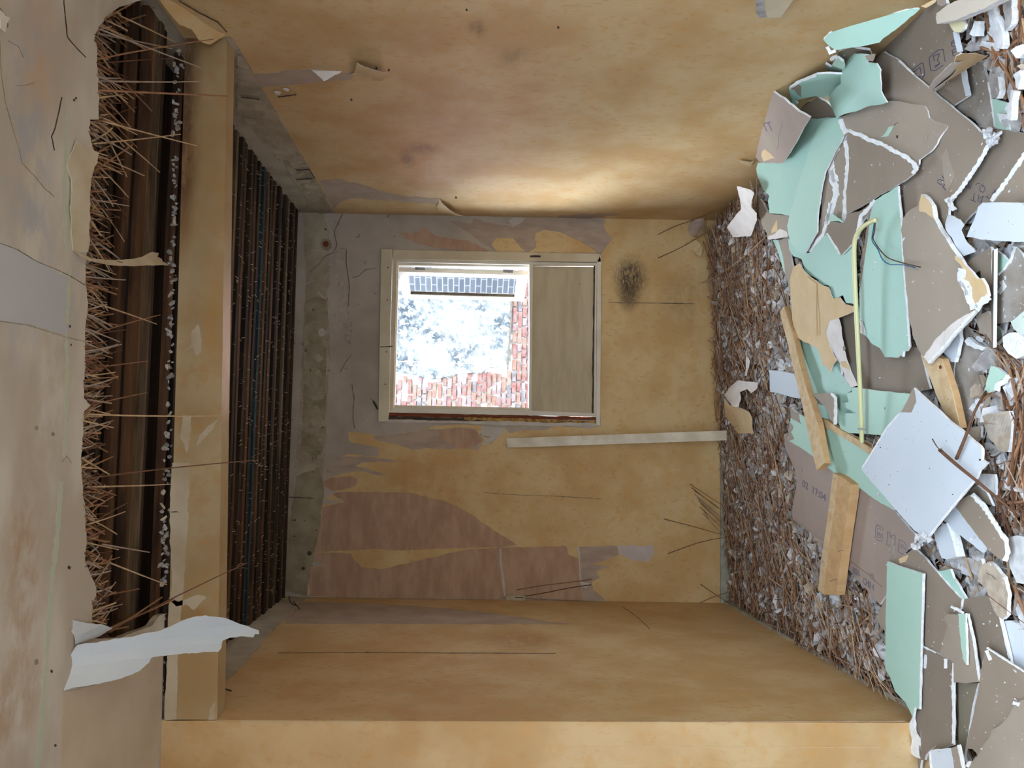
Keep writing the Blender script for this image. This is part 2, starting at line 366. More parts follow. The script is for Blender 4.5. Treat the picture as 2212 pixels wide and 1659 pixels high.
bk = [('g', C((450, 205), (560, 198), (700, 168), (760, 172), (870, 160), (940, 168), (985, 215), (960, 270), (880, 262), (820, 268), (700, 262), (640, 270), (560, 240), (480, 225))),
      ('b', C((760, 175), (870, 162), (950, 180), (975, 225), (930, 265), (850, 262), (780, 215))),
      ('g', C((235, 335), (300, 300), (440, 303), (585, 322), (400, 330), (370, 345), (530, 393), (460, 385), (400, 372), (300, 385), (232, 380))),
      ('b', C((215, 420), (260, 400), (340, 395), (380, 405), (370, 440), (300, 462), (260, 465), (215, 440))),
      ('b', C((260, 480), (330, 470), (480, 470), (620, 472), (700, 490), (790, 510), (860, 540), (930, 580), (1000, 630), (1060, 670), (1150, 725), (1060, 735), (900, 740), (700, 745), (560, 750), (440, 745), (172, 757),
              (195, 700), (185, 652), (206, 625), (194, 602), (215, 588), (207, 545), (320, 518))),
      ('b', C((170, 757), (350, 765), (360, 790), (400, 830), (500, 840), (700, 790), (910, 745), (1060, 736), (1380, 730), (1390, 770), (1440, 790), (1450, 900), (1455, 1000), (1180, 995), (1085, 990), (700, 985), (500, 982),
              (150, 968), (150, 880), (160, 832), (234, 820), (178, 802))),
      ('g', C((1440, 732), (1620, 727), (1630, 770), (1560, 800), (1500, 815), (1590, 828), (1520, 850), (1540, 880), (1500, 900), (1510, 940), (1560, 980), (1570, 1000), (1460, 1000), (1450, 880))),
      ('p', C((1620, 728), (1795, 728), (1800, 760), (1770, 805), (1690, 795), (1640, 770))),
      ('b', D((670, 305), (740, 310), (800, 300), (830, 265), (860, 300), (910, 330), (1000, 345), (1100, 355), (1180, 390), (1240, 425), (1100, 425), (960, 410), (800, 380), (700, 340))),
      ('g', D((990, 230), (1060, 232), (1130, 250), (1145, 212), (1250, 240), (1400, 272), (1370, 228), (1400, 238), (1455, 240), (1480, 212), (1700, 216), (1950, 212), (1975, 230), (2000, 300), (2040, 350), (2000, 400), (1970, 440), (1940, 437),
              (1900, 400), (1820, 350), (1700, 300), (1600, 285), (1545, 310), (1540, 400), (1500, 432), (1480, 430), (1440, 390), (1400, 340), (1320, 340), (1290, 345), (1260, 380), (1295, 428), (1200, 370), (1060, 270)))]
for k, (t_, p) in enumerate(bk):
    o = sheet('torn_backing_paper', p, WBo(.0032+.0004*(k % 3)), {'g': M_backing_grey, 'b': M_backing, 'p': M_backing_pale}[t_], .003, 1.0, 6, wb)
for p in (C((1058, 745), (1068, 745), (1070, 800), (1082, 880), (1092, 970), (1083, 970), (1070, 880), (1060, 800)), C((1430, 730), (1440, 737), (1444, 790), (1450, 890), (1443, 900), (1438, 800)),
          C((1445, 900), (1495, 905), (1475, 930), (1455, 925)), D((1480, 60+150), (1400, 205), (1370, 228), (1400, 270), (1455, 240)), C((970, 155), (1090, 165), (1060, 205), (1010, 240), (980, 252), (985, 235), (1020, 205), (975, 200))):
    sheet('bare_plaster_scar', p, WBo(.0046), M_plaster_white, .004, .7, 5, wb)
sheet('rough_plaster_patch', G((65, 700), (160, 665), (215, 690), (225, 780), (205, 860), (215, 900), (180, 980), (210, 1060), (215, 1150), (205, 1300), (215, 1400), (205, 1560), (215, 1660), (190, 1760), (160, 1830), (90, 1860), (45, 1800), (35, 1659), (50, 1400), (55, 1000)),
      WBo(.004), M_plaster_rough, .006, 1.5, 5, wb, .03, lambda a, b, p: random.uniform(-.003, .003))
sheet('rough_plaster_patch', G((235, 420), (300, 310), (360, 320), (360, 420), (385, 600), (370, 760), (400, 900), (390, 1010), (330, 900), (295, 760), (330, 600), (240, 560)), WBo(.003), M_plaster, .005, 2, 5, wb, .03, lambda a, b, p: random.uniform(-.004, .004))
sheet('cornice_scar', [(655, 458), (700, 462), (712, 500), (708, 640), (712, 760), (706, 900), (700, 1000), (690, 1100), (680, 1190), (666, 1290), (606, 1276), (622, 1120), (640, 980), (652, 800), (662, 600)], WBo(.002), simple('cornice_scar_plaster', (176, 164, 146), (156, 143, 124), 6, bump=.8, bscale=35), .004, 2, 6, wb, .04, lambda a, b, p: random.uniform(-.003, .003))
sheet('rough_plaster_patch', [(612, 1275), (628, 1120), (640, 1030), (690, 1010), (700, 1060), (690, 1150), (675, 1210), (662, 1288)], WBo(.005), M_plaster_rough, .004, 1.5, 5, wb)
# plugged flue hole, pitted spot
for (x, y, r, mt) in ((705, 527, 13, M_plaster_rough), (704, 527, 7, M_redwood), (695, 718, 9, M_plaster_white), (703, 495, 2, M_crack), (668, 1195, 5, M_crack), (655, 1228, 4, M_crack)):
    sheet('plug' if r > 5 else 'nail_hole', [(x+r*math.cos(a*.7)*random.uniform(.85, 1.1), y+r*math.sin(a*.7)*random.uniform(.85, 1.1)) for a in range(9)], WBo(.007 if r != 7 else .009), mt, .004, 0, parent=wb)
for pts, wd in (([(740, 462), (722, 500), (728, 530), (720, 545), (700, 555), (690, 570), (668, 588)], 1.6), ([(760, 600), (775, 596), (790, 582), (812, 579)], 1.2), ([(748, 540), (748, 570), (755, 620), (752, 660)], 1.8), ([(735, 805), (745, 785), (760, 765)], 1.4),
                ([(800, 860), (812, 872), (818, 885)], 1.4), ([(806, 866), (816, 884)], 4), ([(760, 830), (765, 860), (762, 900), (766, 925)], 1.8), ([(624, 1074), (676, 1076)], 2), ([(1045, 1064), (1130, 1070), (1190, 1071), (1300, 1078)], .8), ([(1085, 1291), (1300, 1300), (1440, 1303)], 1.6),
                ([(1314, 653), (1380, 654), (1500, 656)], 1.0), ([(1430, 655), (1475, 655)], 1.3), ([(768, 512), (776, 512), (776, 505)], 1.3), ([(700, 1292), (800, 1295), (900, 1297)], 1.3)):
    crack(pts, WBo(.008), wd, wb)

# side walls
def side_wall(name, plane, xf, sgn, y0, y1, mat):
    c = []
    for x_ in (0, 1):
        for y in (y0, y1):
            for z in (FL, 3.1): c.append((xf(y, z)+(sgn*.2 if x_ else 0), y, z))
    return hexa(name, c, mat)
wrt = tag(side_wall('wall_right', WR, xr, 1, REAR_Y-.2, YB+.3, M_plaster_side), kind='structure')
wlt = tag(side_wall('wall_left', WL, xl, -1, YL+.02, YB+.3, M_plaster_side), kind='structure')
bpyv = lambda Y, Z: np.array([xr(Y, Z), Y, Z])
WRo = lambda d: off(WR, d)
def wr_pts(px, extra): return [hit(p, WRo(.003)) for p in px]+[np.array([xr(Y, Z)-.003, Y, Z]) for Y, Z in extra]
top_edge = jag([(724, 462), (706, 430), (690, 400), (680, 385), (640, 316), (580, 214), (512, 97), (497, 78), (470, 86)], 1.2, 7, 3)
top_edge = top_edge[:[i for i, p in enumerate(top_edge) if p == (470, 86)][0]+1]
P3 = wr_pts(top_edge, [(2.93, 2.80), (REAR_Y, 2.80), (REAR_Y, FL), (YB, FL)])
prism('wallpaper', P3, off_n(WR), .002, M_wp_right, wrt)
for p, mt, d in (([(690, 392), (730, 388), (775, 397), (800, 404), (830, 414), (870, 424), (945, 429), (942, 441), (880, 436), (820, 432), (760, 428), (735, 436), (722, 455), (708, 430)], M_backing_grey, .0045),
                 ([(545, 160), (575, 160), (630, 152), (680, 150), (720, 155), (765, 158), (758, 172), (700, 176), (650, 182), (600, 186), (562, 190)], M_backing_grey, .0045),
                 ([(1210, 466), (1300, 461), (1345, 462), (1300, 470), (1200, 474)], M_backing_grey, .0045)):
    sheet('torn_backing_paper', p, WRo(d), mt, .002, 1.2, 5, wrt)
sheet('rough_plaster_patch', [(512, 100), (580, 217), (640, 318), (682, 390), (700, 425), (715, 458), (700, 462), (662, 456), (655, 420), (625, 372), (590, 325), (560, 300), (530, 262), (512, 240)], WRo(.004), simple('cove_plaster_right', (176, 164, 146), (152, 140, 122), 8, bump=.9, bscale=40), .004, 2, 7, wrt, .04, lambda a, b, p: random.uniform(-.004, .004))
for pts in ([(600, 210), (640, 205)], [(640, 368), (668, 366), (680, 385)], [(640, 388), (676, 386)], [(520, 210), (560, 215)], [(386, 2), (430, 28), (470, 48), (490, 70)]):
    crack(pts, WRo(.012), 2, wrt)
for (x, y) in ((759, 216), (985, 427), (1008, 22), (1206, 60), (813, 148), (840, 152)):
    sheet('nail_hole', [(x+2.4*math.cos(a), y+2.4*math.sin(a)) for a in range(6)], WRo(.005), M_crack, .002, parent=wrt)
# curled paper flaps on the right wall
def flap(pix, anchors, mats, disp, name='paper_flap', parent=None, grid=.012, thick=.0012, amp=.8):
    return sheet(name, pix, plane3(*anchors), mats, thick, amp, 5, parent, grid, disp)
a1 = [hit((765, 130), WRo(.012)), hit((765, 175), WRo(.006)), hit((835, 155), WRo(.04))]
flap([(773, 128), (800, 137), (820, 145), (840, 152), (832, 166), (824, 185), (798, 184), (803, 158), (795, 176), (780, 181), (763, 172), (745, 168), (760, 156), (768, 148)], a1, [M_cream, M_paperwhite, M_paperwhite], lambda a, b, p: .02*math.sin(a*4+b*2), parent=wrt)
for q in ([(592, 197), (601, 197), (607, 200), (604, 205), (595, 204)], [(611, 190), (620, 190), (626, 194), (622, 198), (614, 195)]):
    sheet('paper_flap', q, WRo(.012), [M_paperwhite]*3, .001, parent=wrt)
a1 = [hit((948, 430), WRo(.006)), hit((942, 460), WRo(.01)), hit((1000, 470), WRo(.05))]
flap([(950, 429), (960, 440), (972, 452), (985, 463), (1001, 470), (985, 470), (972, 466), (958, 464), (942, 461), (943, 445)], a1, [M_cream, M_paperwhite, M_paperwhite], lambda a, b, p: .01*math.sin(a*5), parent=wrt)
a1 = [hit((620, 152), WRo(.004)), hit((700, 152), WRo(.004)), hit((690, 172), WRo(.04))]
flap([(672, 150), (700, 152), (740, 154), (735, 160), (712, 168), (698, 174), (690, 166)], a1, [M_paperwhite]*3, lambda a, b, p: .008*math.sin(a*5), parent=wrt)
a1 = [hit((365, 5), WRo(.004)), hit((490, 75), WRo(.004)), hit((455, 97), WRo(.05))]
flap([(345, 0), (360, 22), (372, 38), (385, 52), (400, 57), (412, 62), (424, 80), (434, 90), (445, 95), (458, 98), (472, 90), (492, 74), (460, 42), (420, 18), (385, -5)], a1, [M_wp_pier]*3, lambda a, b, p: .01*math.sin(b*6), parent=wrt, thick=.002)
o = sheet('paper_flap', [(1592, 346), (1622, 350), (1630, 346), (1624, 356), (1618, 362), (1600, 352)], WRo(.01), [M_cream]*3, .001, parent=wrt)
# left wall paper
WLo = lambda d: off(WL, d)
lt = jag([(470, 1492), (540, 1420), (600, 1352), (640, 1308), (662, 1292)], 1.6, 6, 5)[:-1]
lt = lt[:[i for i, p in enumerate(lt) if p == (662, 1292)][0]+1]
P3 = [hit(p, WLo(.002)) for p in lt]+[np.array([xl(YB, FL)+.002, YB, FL]), np.array([xl(YL, FL)+.002, YL, FL])]+[hit((468, 1556), WLo(.002))]
prism('wallpaper', P3, off_n(WL), .002, M_wp_left, wlt)
sheet('torn_backing_paper', [(650, 1299), (700, 1300), (800, 1303), (900, 1309), (1000, 1317), (1060, 1323), (1110, 1331), (1195, 1344), (1240, 1348), (1100, 1348), (900, 1347), (620, 1347), (612, 1344)], WLo(.0035), M_backing_grey, .002, .6, 8, wlt)
for pts, wd in (([(600, 1410), (780, 1409), (960, 1410), (1200, 1411)], .8), ([(790, 1408), (810, 1409)], 1.2), ([(1345, 1310), (1380, 1335), (1405, 1360)], .8), ([(485, 1488), (500, 1492)], 3)):
    crack(pts, WLo(.004), wd, wlt)
sheet('rough_plaster_patch', [(476, 1480), (476, 1420), (540, 1350), (600, 1285), (615, 1292), (650, 1296), (600, 1350), (540, 1418)], WLo(.004), simple('cove_plaster_left', (186, 177, 162), (164, 154, 140), 7, bump=.8), .004, 1.5, 6, wlt)
# pier and lintel of the opening
pier = tag(hexa('wall_pier', [(XL0, YL, FL), (XL0, YL, zc(-1.9)), (XL0, YL+.12, FL), (XL0, YL+.12, zc(-1.9)), (xl(YL, FL), YL, FL), (xl(YL, 2.8), YL, zc(-1.)), (xl(YL, FL), YL+.12, FL), (xl(YL, 2.8), YL+.12, zc(-1.))], M_wp_pier), kind='structure')
crack([(470, 1557), (1000, 1559), (1500, 1559), (1955, 1558)], off(WP, .001), 1.4, pier, M_backing)
crack([(1200, 1612), (1500, 1614), (1900, 1615)], off(WP, .0015), 1.0, pier, M_cream)
lnt = tag(empty('trim_lintel', (0.2, YL, 2.58)), kind='structure')
zb = lambda X: 2.646+(X-1.418)*.0269
zt = lambda X: 2.775+.017*(X-.25)
ll = [hit((470, 1556), WP), hit((490, 75), WP)]
x0, x1 = -1.012, 1.432
hexa('lintel_face', [(x0, YL, zb(x0)), (x0, YL, zt(x0)), (x0, YL+.09, zb(x0)), (x0, YL+.09, zt(x0)), (x1, YL, zb(x1)), (x1, YL, zt(x1)), (x1, YL+.09, zb(x1)), (x1, YL+.09, zt(x1))], M_wp_lintel, lnt)
for p in ([(366, 1106), (407, 1106), (402, 1180), (396, 1275), (390, 1330), (384, 1420), (381, 1555), (355, 1555), (360, 1450), (364, 1320), (372, 1240), (368, 1180)], [(428, 700), (436, 735), (434, 760), (424, 770), (415, 750), (398, 760), (412, 745), (414, 715)],
          [(372, 1000), (410, 1000), (409, 1050), (404, 1106), (366, 1106)], [(396, 895), (412, 900), (413, 930), (404, 980), (398, 960), (388, 945)], [(470, 905), (462, 925), (438, 950), (424, 965), (430, 940), (450, 920)], [(452, 1535), (464, 1515), (464, 1555), (450, 1556)], [(362, 1290), (385, 1300), (430, 1285), (447, 1290), (430, 1306), (418, 1318), (402, 1306), (380, 1310)]):
    sheet('bare_strip', p, off(WP, .0015), M_bare_strip, .0015, 1.2, 6, lnt)
# ceiling of the near room, broken open towards the lintel
cl = tag(empty('ceiling', (0, 1, 2.8)), kind='structure')
hole = [(340, -6), (318, -4), (290, 5), (258, 15), (235, 35), (215, 55), (205, 75), (210, 110), (212, 165), (213, 200), (214, 258), (195, 258), (193, 290), (200, 320), (210, 335), (203, 365), (192, 400), (189, 450), (190, 500), (188, 545),
        (185, 600), (190, 660), (184, 720), (183, 800), (181, 860), (196, 875), (182, 888), (178, 950), (176, 1000), (178, 1040), (184, 1100), (187, 1160), (183, 1210), (195, 1240), (208, 1270), (208, 1290), (199, 1300), (199, 1345),
        (215, 1352), (205, 1378), (260, 1378), (330, 1350), (345, 1330), (362, 1325)]
hj = jag(hole, 1.3, 7, 11); hj = hj[:[i for i, p in enumerate(hj) if p == (362, 1325)][0]+1]
H3 = [hit(p, CE) for p in hj]
def cp(X, Y): return np.array([X, Y, zc(X)])
P3 = [cp(XL0, OPEN_Y), cp(xr(0, 2.8), OPEN_Y), cp(xr(2.8, 2.8), 2.3)]+H3+[cp(H3[-1][0], YL), cp(XL0, YL)]
prism('plaster_sheet', P3, off_n(CE), .022, [M_ceil, M_flake[2], M_plaster_rough], cl)
for gp in ([(146, 238), (142, 300), (143, 345)], [(140, 345), (141, 500), (146, 545)], [(150, 580), (148, 650), (145, 700)], [(143, 720), (146, 800), (143, 900), (139, 990)], [(132, 1040), (124, 1160), (112, 1260), (102, 1400), (92, 1560), (80, 1659)]):
    sheet('green_paint_line', strip_px(gp, 9 if gp[0][1] > 1000 else 7, 3.2, len(gp), 8), off(CE, .0008), M_green_line, .0006, parent=cl)
for pts, wd in (([(138, 0), (142, 40), (146, 80), (158, 95), (172, 110), (186, 124)], 2), ([(0, 88), (3, 160), (12, 220), (30, 285), (42, 325), (48, 352), (75, 380), (95, 405), (118, 425)], 1.2), ([(0, 525), (40, 540), (80, 565), (125, 583), (150, 595), (185, 616)], 1.3), ([(134, 210), (128, 240), (120, 275), (112, 295), (118, 325)], 2),
                ([(0, 18), (14, 36), (18, 56), (8, 66)], 1.6), ([(0, 694), (60, 702), (110, 718), (142, 728), (185, 738)], .8), ([(18, 88), (40, 100), (52, 125)], .9), ([(155, 1000), (145, 985), (134, 998)], 1.2), ([(36, 185), (58, 184), (76, 178)], 1)):
    crack(pts, off(CE, .001), wd, cl, M_plaster_rough if wd < 1.25 else None)
sheet('torn_skin', [(0, 20), (12, 34), (22, 38), (16, 50), (12, 70), (2, 62)], off(CE, .004), M_paperwhite, .002, .8, 5, cl)
sheet('paint_layer', [(-5, 500), (-5, 692), (60, 700), (135, 722), (145, 725), (146, 600), (120, 585), (60, 555), (0, 522)], off(CE, .0006), simple('grey_blue_paint', (190, 192, 200), (182, 184, 192), 3), .0005, 1, 9, cl)
for (x, y, r) in ((150, 1226, 3.5), (80, 1430, 5), (112, 1450, 3), (120, 1610, 3), (154, 745, 2), (152, 705, 2.5), (80, 925, 4), (115, 938, 4), (161, 216, 2.5), (165, 212, 2)):
    sheet('nail_hole', [(x+r*math.cos(a)*random.uniform(.6, 1.1), y+r*1.4*math.sin(a)*random.uniform(.6, 1.1)) for a in range(6)], off(CE, .0012), M_crack if r < 4 else M_plaster_rough, .001, parent=cl)
# the beige pier-side skirt of ceiling paper
sheet('ceiling_paper', [(135, 1492), (150, 1493), (270, 1462), (335, 1422), (352, 1416), (350, 1480), (344, 1560), (334, 1700), (130, 1700)], off(CE, .0015), simple('beige_ceiling_paper', (206, 192, 174), (194, 178, 158), 4), .001, 1, 9, cl)
# torn flaps of ceiling paper and plaster skin
def drop(p, d): q = hit(p, CE); return np.array([q[0], q[1], q[2]-d])
f1 = plane3(drop((150, 1440), .004), drop((160, 1345), .004), PY((540, 1360), 2.62))
sheet('hanging_paper_sheet', [(135, 1492), (160, 1484), (200, 1478), (235, 1471), (270, 1460), (300, 1448), (322, 1432), (331, 1420), (352, 1417), (380, 1414), (402, 1411), (430, 1410), (440, 1408), (468, 1408), (478, 1398), (484, 1384), (500, 1378), (520, 1375), (548, 1377), (553, 1370), (562, 1370), (563, 1362), (530, 1350), (500, 1340), (470, 1333),
      (440, 1329), (415, 1332), (395, 1338), (370, 1350), (345, 1362), (320, 1366), (280, 1376), (240, 1381), (210, 1387), (165, 1392), (160, 1400), (148, 1440)], f1, [M_whiteface, M_paperwhite, M_paperwhite], .0025, 1, 6, cl, .025, lambda a, b, p: .012*math.sin(a*7+b*3))
f2 = plane3(drop((157, 1342), .003), drop((160, 1395), .003), drop((240, 1355), .03))
sheet('hanging_paper_sheet', [(157, 1338), (185, 1345), (215, 1348), (243, 1356), (225, 1368), (205, 1378), (180, 1386), (162, 1391), (156, 1365)], f2, [M_whiteface, M_paperwhite, M_paperwhite], .002, 1, 6, cl, .02, lambda a, b, p: .004*math.sin(a*6))
f3 = plane3(drop((150, 380), .004), drop((158, 520), .004), drop((215, 330), .05))
sheet('hanging_plaster_skin', [(170, 302), (182, 316), (200, 322), (217, 330), (212, 352), (203, 368), (195, 392), (191, 430), (190, 480), (192, 530), (189, 545), (172, 545), (158, 540), (152, 500), (150, 440), (153, 390), (146, 350)], f3, [M_bare_strip, M_green_line, M_bare_strip], .004, 1.2, 6, cl, .03, lambda a, b, p: .006*math.sin(a*4))
f4 = plane3(drop((160, 545), .003), drop((190, 565), .02), PY((360, 570), 2.6))
sheet('hanging_paper_sheet', [(155, 540), (175, 552), (200, 560), (240, 560), (280, 559), (305, 556), (325, 546), (342, 547), (338, 556), (348, 560), (350, 566), (365, 573), (320, 574), (250, 571), (215, 568), (190, 565), (172, 556)], f4, [M_bare_strip]*3, .002, .8, 6, cl, .02, lambda a, b, p: .006*math.sin(a*8))
# laths seen through the hole, boards above, rubble on the lintel
box('boarding', XL0, 1.7, 1.9, YL+.06, 2.93, 2.95, M_deck, cl)
yy = 2.16; k = 0
def lath(parent, y, wd, z, mat, x0=-1.15, x1=1.46, th=.022, skew=0):
    a = random.uniform(-.006, .006)+skew
    v = []
    n = 7
    for i in range(n+1):
        x = x0+(x1-x0)*i/n; dy = a*i/n*3+random.uniform(-.002, .002); dz = random.uniform(-.002, .002)
        v += [(x, y+dy, z+dz), (x, y+wd+dy+random.uniform(-.0015, .0015), z+dz), (x, y+wd+dy, z+th+dz), (x, y+dy, z+th+dz)]
    f = [(0, 1, 2, 3), (4*n, 4*n+3, 4*n+2, 4*n+1)]
    for i in range(n):
        for j in range(4): f.append((4*i+j, 4*i+(j+1) % 4, 4*i+4+(j+1) % 4, 4*i+4+j)[::-1])
    return mesh_obj('lath', v, f, mat, parent)
hl = [(2.18, .05, 2.855, 0), (2.245, .05, 2.855, 1), (2.31, .035, 2.87, 0), (2.375, .04, 2.87, 3), (2.43, .03, 2.865, 0), (2.48, .05, 2.85, 1), (2.545, .022, 2.86, 3), (2.585, .045, 2.84, 1), (2.64, .04, 2.845, 2), (2.69, .03, 2.84, 2), (2.735, .022, 2.85, 0)]
for (y, wd, z, mi_) in hl: lath(cl, y, wd, z, M_lath[mi_])
# rear ceiling: stripped laths
cb = tag(empty('ceiling_rear', (.2, 4, 2.9)), kind='structure')
zl = lambda Y: 2.862
yy = 2.93; i = 0
pat = [1, 0, 2, 1, 0, 1, 3, 1, 0, 2, 0, 1, 0]
while yy < 5.07:
    wd = random.uniform(.036, .046)
    mt = M_lath[pat[i % 13]] if i != 15 else M_lath_blue
    lath(cb, yy, wd, zl(yy)+random.uniform(-.004, .004), mt, xl(yy, 2.8)-.02, xr(yy, 2.8)+.02, .02, random.uniform(-.001, .001))
    yy += random.uniform(.078, .088); i += 1
box('boarding', -1.3, 1.6, YL+.1, YB, 2.945, 2.96, M_deck, cb)
# nails and bits of reed left on the laths (far too many to count)
V = []; Fc = []; mi = []
def add_stick(a, b, r, mm, sides=3):
    a = np.array(a, float); b = np.array(b, float); d = _n(b-a); u = np.cross(d, [0, 0, 1.]); 
    if np.linalg.norm(u) < 1e-3: u = np.array([1., 0, 0])
    u = _n(u); v_ = np.cross(d, u); s = len(V)
    for p in (a, b):
        for k in range(sides):
            t = 2*math.pi*k/sides+.3; V.append(p+r*(math.cos(t)*u+math.sin(t)*v_))
    for k in range(sides):
        k2 = (k+1) % sides; Fc.append((s+k, s+k2, s+sides+k2, s+sides+k)); mi.append(mm)
    Fc.append(tuple(s+sides+k for k in range(sides))); mi.append(mm)
    Fc.append(tuple(s+k for k in reversed(range(sides)))); mi.append(mm)
for _ in range(450):
    Y = 3.3+1.75*random.random(); X = random.uniform(-1.02, 1.4); add_stick((X, Y, 2.862), (X+random.uniform(-.004, .004), Y, 2.85), .0018, 0)
for _ in range(260):
    Y = 3.3+1.75*random.random(); X = random.uniform(-1.02, 1.4); L = random.uniform(.01, .05); add_stick((X, Y, 2.858), (X+random.uniform(-.01, .01), Y+L, 2.856), .002, 1)
tag(mesh_obj('lath_nails', V, Fc, [M_nail, M_reed[3]], cb, mi), kind='stuff')

def blobgeo(r, seed, flat=.5):
    rr = random.Random(seed); n = rr.randint(5, 8); V_ = []; k1 = [(math.cos(2*math.pi*i/n+rr.uniform(-.25, .25)), math.sin(2*math.pi*i/n+rr.uniform(-.25, .25)), rr.uniform(.6, 1.1)) for i in range(n)]
    el = rr.uniform(1, 2.2)
    for zf, s in ((-1, .8), (1, 1.)):
        for cx, cy, q in k1: V_.append((cx*q*r*s*el, cy*q*r*s, zf*r*flat*.5+rr.uniform(-.1, .1)*r))
    F_ = [tuple(range(n-1, -1, -1)), tuple(range(n, 2*n))]+[(i, (i+1) % n, n+(i+1) % n, n+i) for i in range(n)]
    return np.array(V_), F_
def rotm(a, b, c):
    return np.array(Matrix.Rotation(a, 3, 'Z')@Matrix.Rotation(b, 3, 'X')@Matrix.Rotation(c, 3, 'Y'))
def add_blob(c, r, seed, mm, flat=.5, tilt=.4):
    v, f = blobgeo(r, seed, flat); v = v@rotm(random.uniform(0, 6.28), random.gauss(0, tilt), random.gauss(0, tilt)).T+np.array(c); s = len(V)
    V.extend(v)
    for q in f: Fc.append(tuple(s+k for k in q)); mi.append(mm)
V = []; Fc = []; mi = []
for k in range(170):
    X = random.uniform(-1.0, 1.4); add_blob((X, random.uniform(2.785, 2.83), 2.795+.017*X+random.uniform(-.006, .008)), random.uniform(.004, .010), k, random.choice((1, 1, 2)), .8, 1)
tag(mesh_obj('rubble_on_lintel', V, Fc, M_flake, lnt, mi), kind='stuff')
# baseboards
def tilt_board(name, p, q, n, h, th, mat):
    p = np.array(p); q = np.array(q); n = np.array(n)*th
    c = []
    for a in (p, q):
        for dn in (0, 1):
            for z in (0, h): c.append(a+n*dn+np.array([0, 0, z]))
    return hexa(name, c, mat)
o = tag(tilt_board('baseboard_left', (xl(YL, 0), YL, FL), (xl(YB, 0), YB, FL), (1, 0, 0), .1, .018, M_skirt), kind='structure')
o = tag(tilt_board('baseboard_back', (xl(YB, 0), YB, FL), (.72, YB, FL), (0, -1, 0), .12, .018, M_skirt), kind='structure')
# rear part of the near room: wall with a wide window behind the camera
rw = tag(empty('wall_rear', (0, REAR_Y, FL)), kind='structure')
for a in ((XL0, -.4, FL, 3.1), (.8, 1.7, FL, 3.1), (-.4, .8, FL, .8), (-.4, .8, 2.0, 3.1)): box('plaster', a[0], a[1], REAR_Y-.2, REAR_Y, a[2], a[3], M_plaster_white, rw)
tag(box('ground_rear_added', -12, 12, -16, REAR_Y-.2, -3.1, -3.0, simple('rear_ground_grey', (120, 120, 120), (104, 104, 104), 2)), kind='structure')  # unseen dark ground, added to stop sky light rising onto the ceiling
tag(box('roof_slab_rear', XL0-.2, 1.75, REAR_Y-.2, GAP_Y, 2.85, 3.15, M_plaster_white), kind='structure')  # ends short of roof_slab to leave the added light opening
tag(box('wall_left_near', XL0-.2, XL0, REAR_Y-.2, YL+.1, FL, 3.1, M_plaster_white), kind='structure')
box_roof = tag(box('roof_slab', XL0-.2, 1.75, OPEN_Y, YB+.3, 3.0, 3.15, M_deck), kind='structure')

# ---------------------------------------------------------------- window
win = tag(empty('window_1', tuple(PY((1298, 730), YB))), kind='structure')
def wsheet(name, pix, dep, mat, th, amp=0, bevel=.0):
    o = sheet(name, pix, WBo(dep), mat, th, amp, 8, win)
    if bevel:
        b = o.modifiers.new('b', 'BEVEL'); b.width = bevel; b.segments = 2; b.limit_method = 'ANGLE'
    return o
wsheet('header_casing', [(823, 537), (848, 538), (847, 560), (843, 720), (841, 885), (838, 911), (817, 911), (820, 720)], .024, M_white_paint, .022, bevel=.002)
wsheet('side_casing', [(850, 539), (1296, 548), (1299, 566), (848, 560)], .02, M_white_paint, .018, bevel=.002)
wsheet('casing_edge', [(1290, 566), (1299, 547), (1298, 735), (1296, 920), (1288, 918)], .02, M_frame_paint, .018)
for (x, y) in ((838, 578), (837, 648), (835, 760), (832, 830), (1165, 553)):
    wsheet('nail_hole', [(x+1.6*math.cos(a), y+1.6*math.sin(a)) for a in range(6)], .0255, M_crack, .001)
wsheet('nail_hole', [(1145, 552), (1156, 551), (1168, 552), (1168, 556), (1145, 556)], .0215, M_crack, .001)
wsheet('header_split', strip_px([(821, 749), (835, 749), (848, 748)], 1.8, .5, 4), .0255, M_crack, .001)
# frame members
wsheet('frame_head', [(848, 560), (857, 562), (854, 720), (849, 886), (841, 888), (844, 720)], .008, M_white_paint, .05)
wsheet('frame_head_lip', [(857, 563), (861, 566), (857, 720), (852, 884), (849, 886), (854, 720)], -.012, M_frame_paint, .05)
wsheet('frame_jamb', [(848, 560), (1292, 568), (1290, 573), (1150, 572), (857, 566)], .006, M_frame_paint, .05)
wsheet('frame_jamb_lip', [(857, 566), (1150, 572), (1150, 577), (860, 573)], -.018, M_frame_paint, .05)
wsheet('frame_jamb', [(848, 881), (1150, 887), (1290, 893), (1290, 900), (840, 891)], .006, M_frame_paint, .05)
wsheet('frame_jamb_lip', [(850, 875), (1148, 881), (1148, 888), (849, 882)], -.014, M_white_paint, .05)
wsheet('transom', [(1143, 572), (1151, 572), (1150, 720), (1148, 889), (1142, 889), (1144, 720)], .004, M_frame_paint, .05)
wsheet('infill_panel', [(1150, 575), (1286, 577), (1284, 735), (1281, 893), (1148, 890)], -.02, M_panel, .02)
wsheet('panel_bead', [(1283, 574), (1286, 574), (1284, 735), (1282, 893), (1279, 893), (1281, 735)], -.008, M_crack, .012, .6)
wsheet('frame_sill', [(1286, 570), (1291, 568), (1290, 735), (1288, 900), (1283, 896), (1284, 735)], .002, M_frame_paint, .04)
wsheet('red_subframe', [(840, 891), (1290, 901), (1289, 908), (1000, 903), (840, 899)], .004, M_redwood, .04, .6)
wsheet('gap_filler', [(838, 899), (1000, 903), (1291, 909), (1293, 916), (1150, 913), (1000, 909), (838, 906)], .001, M_crack, .03, .8)
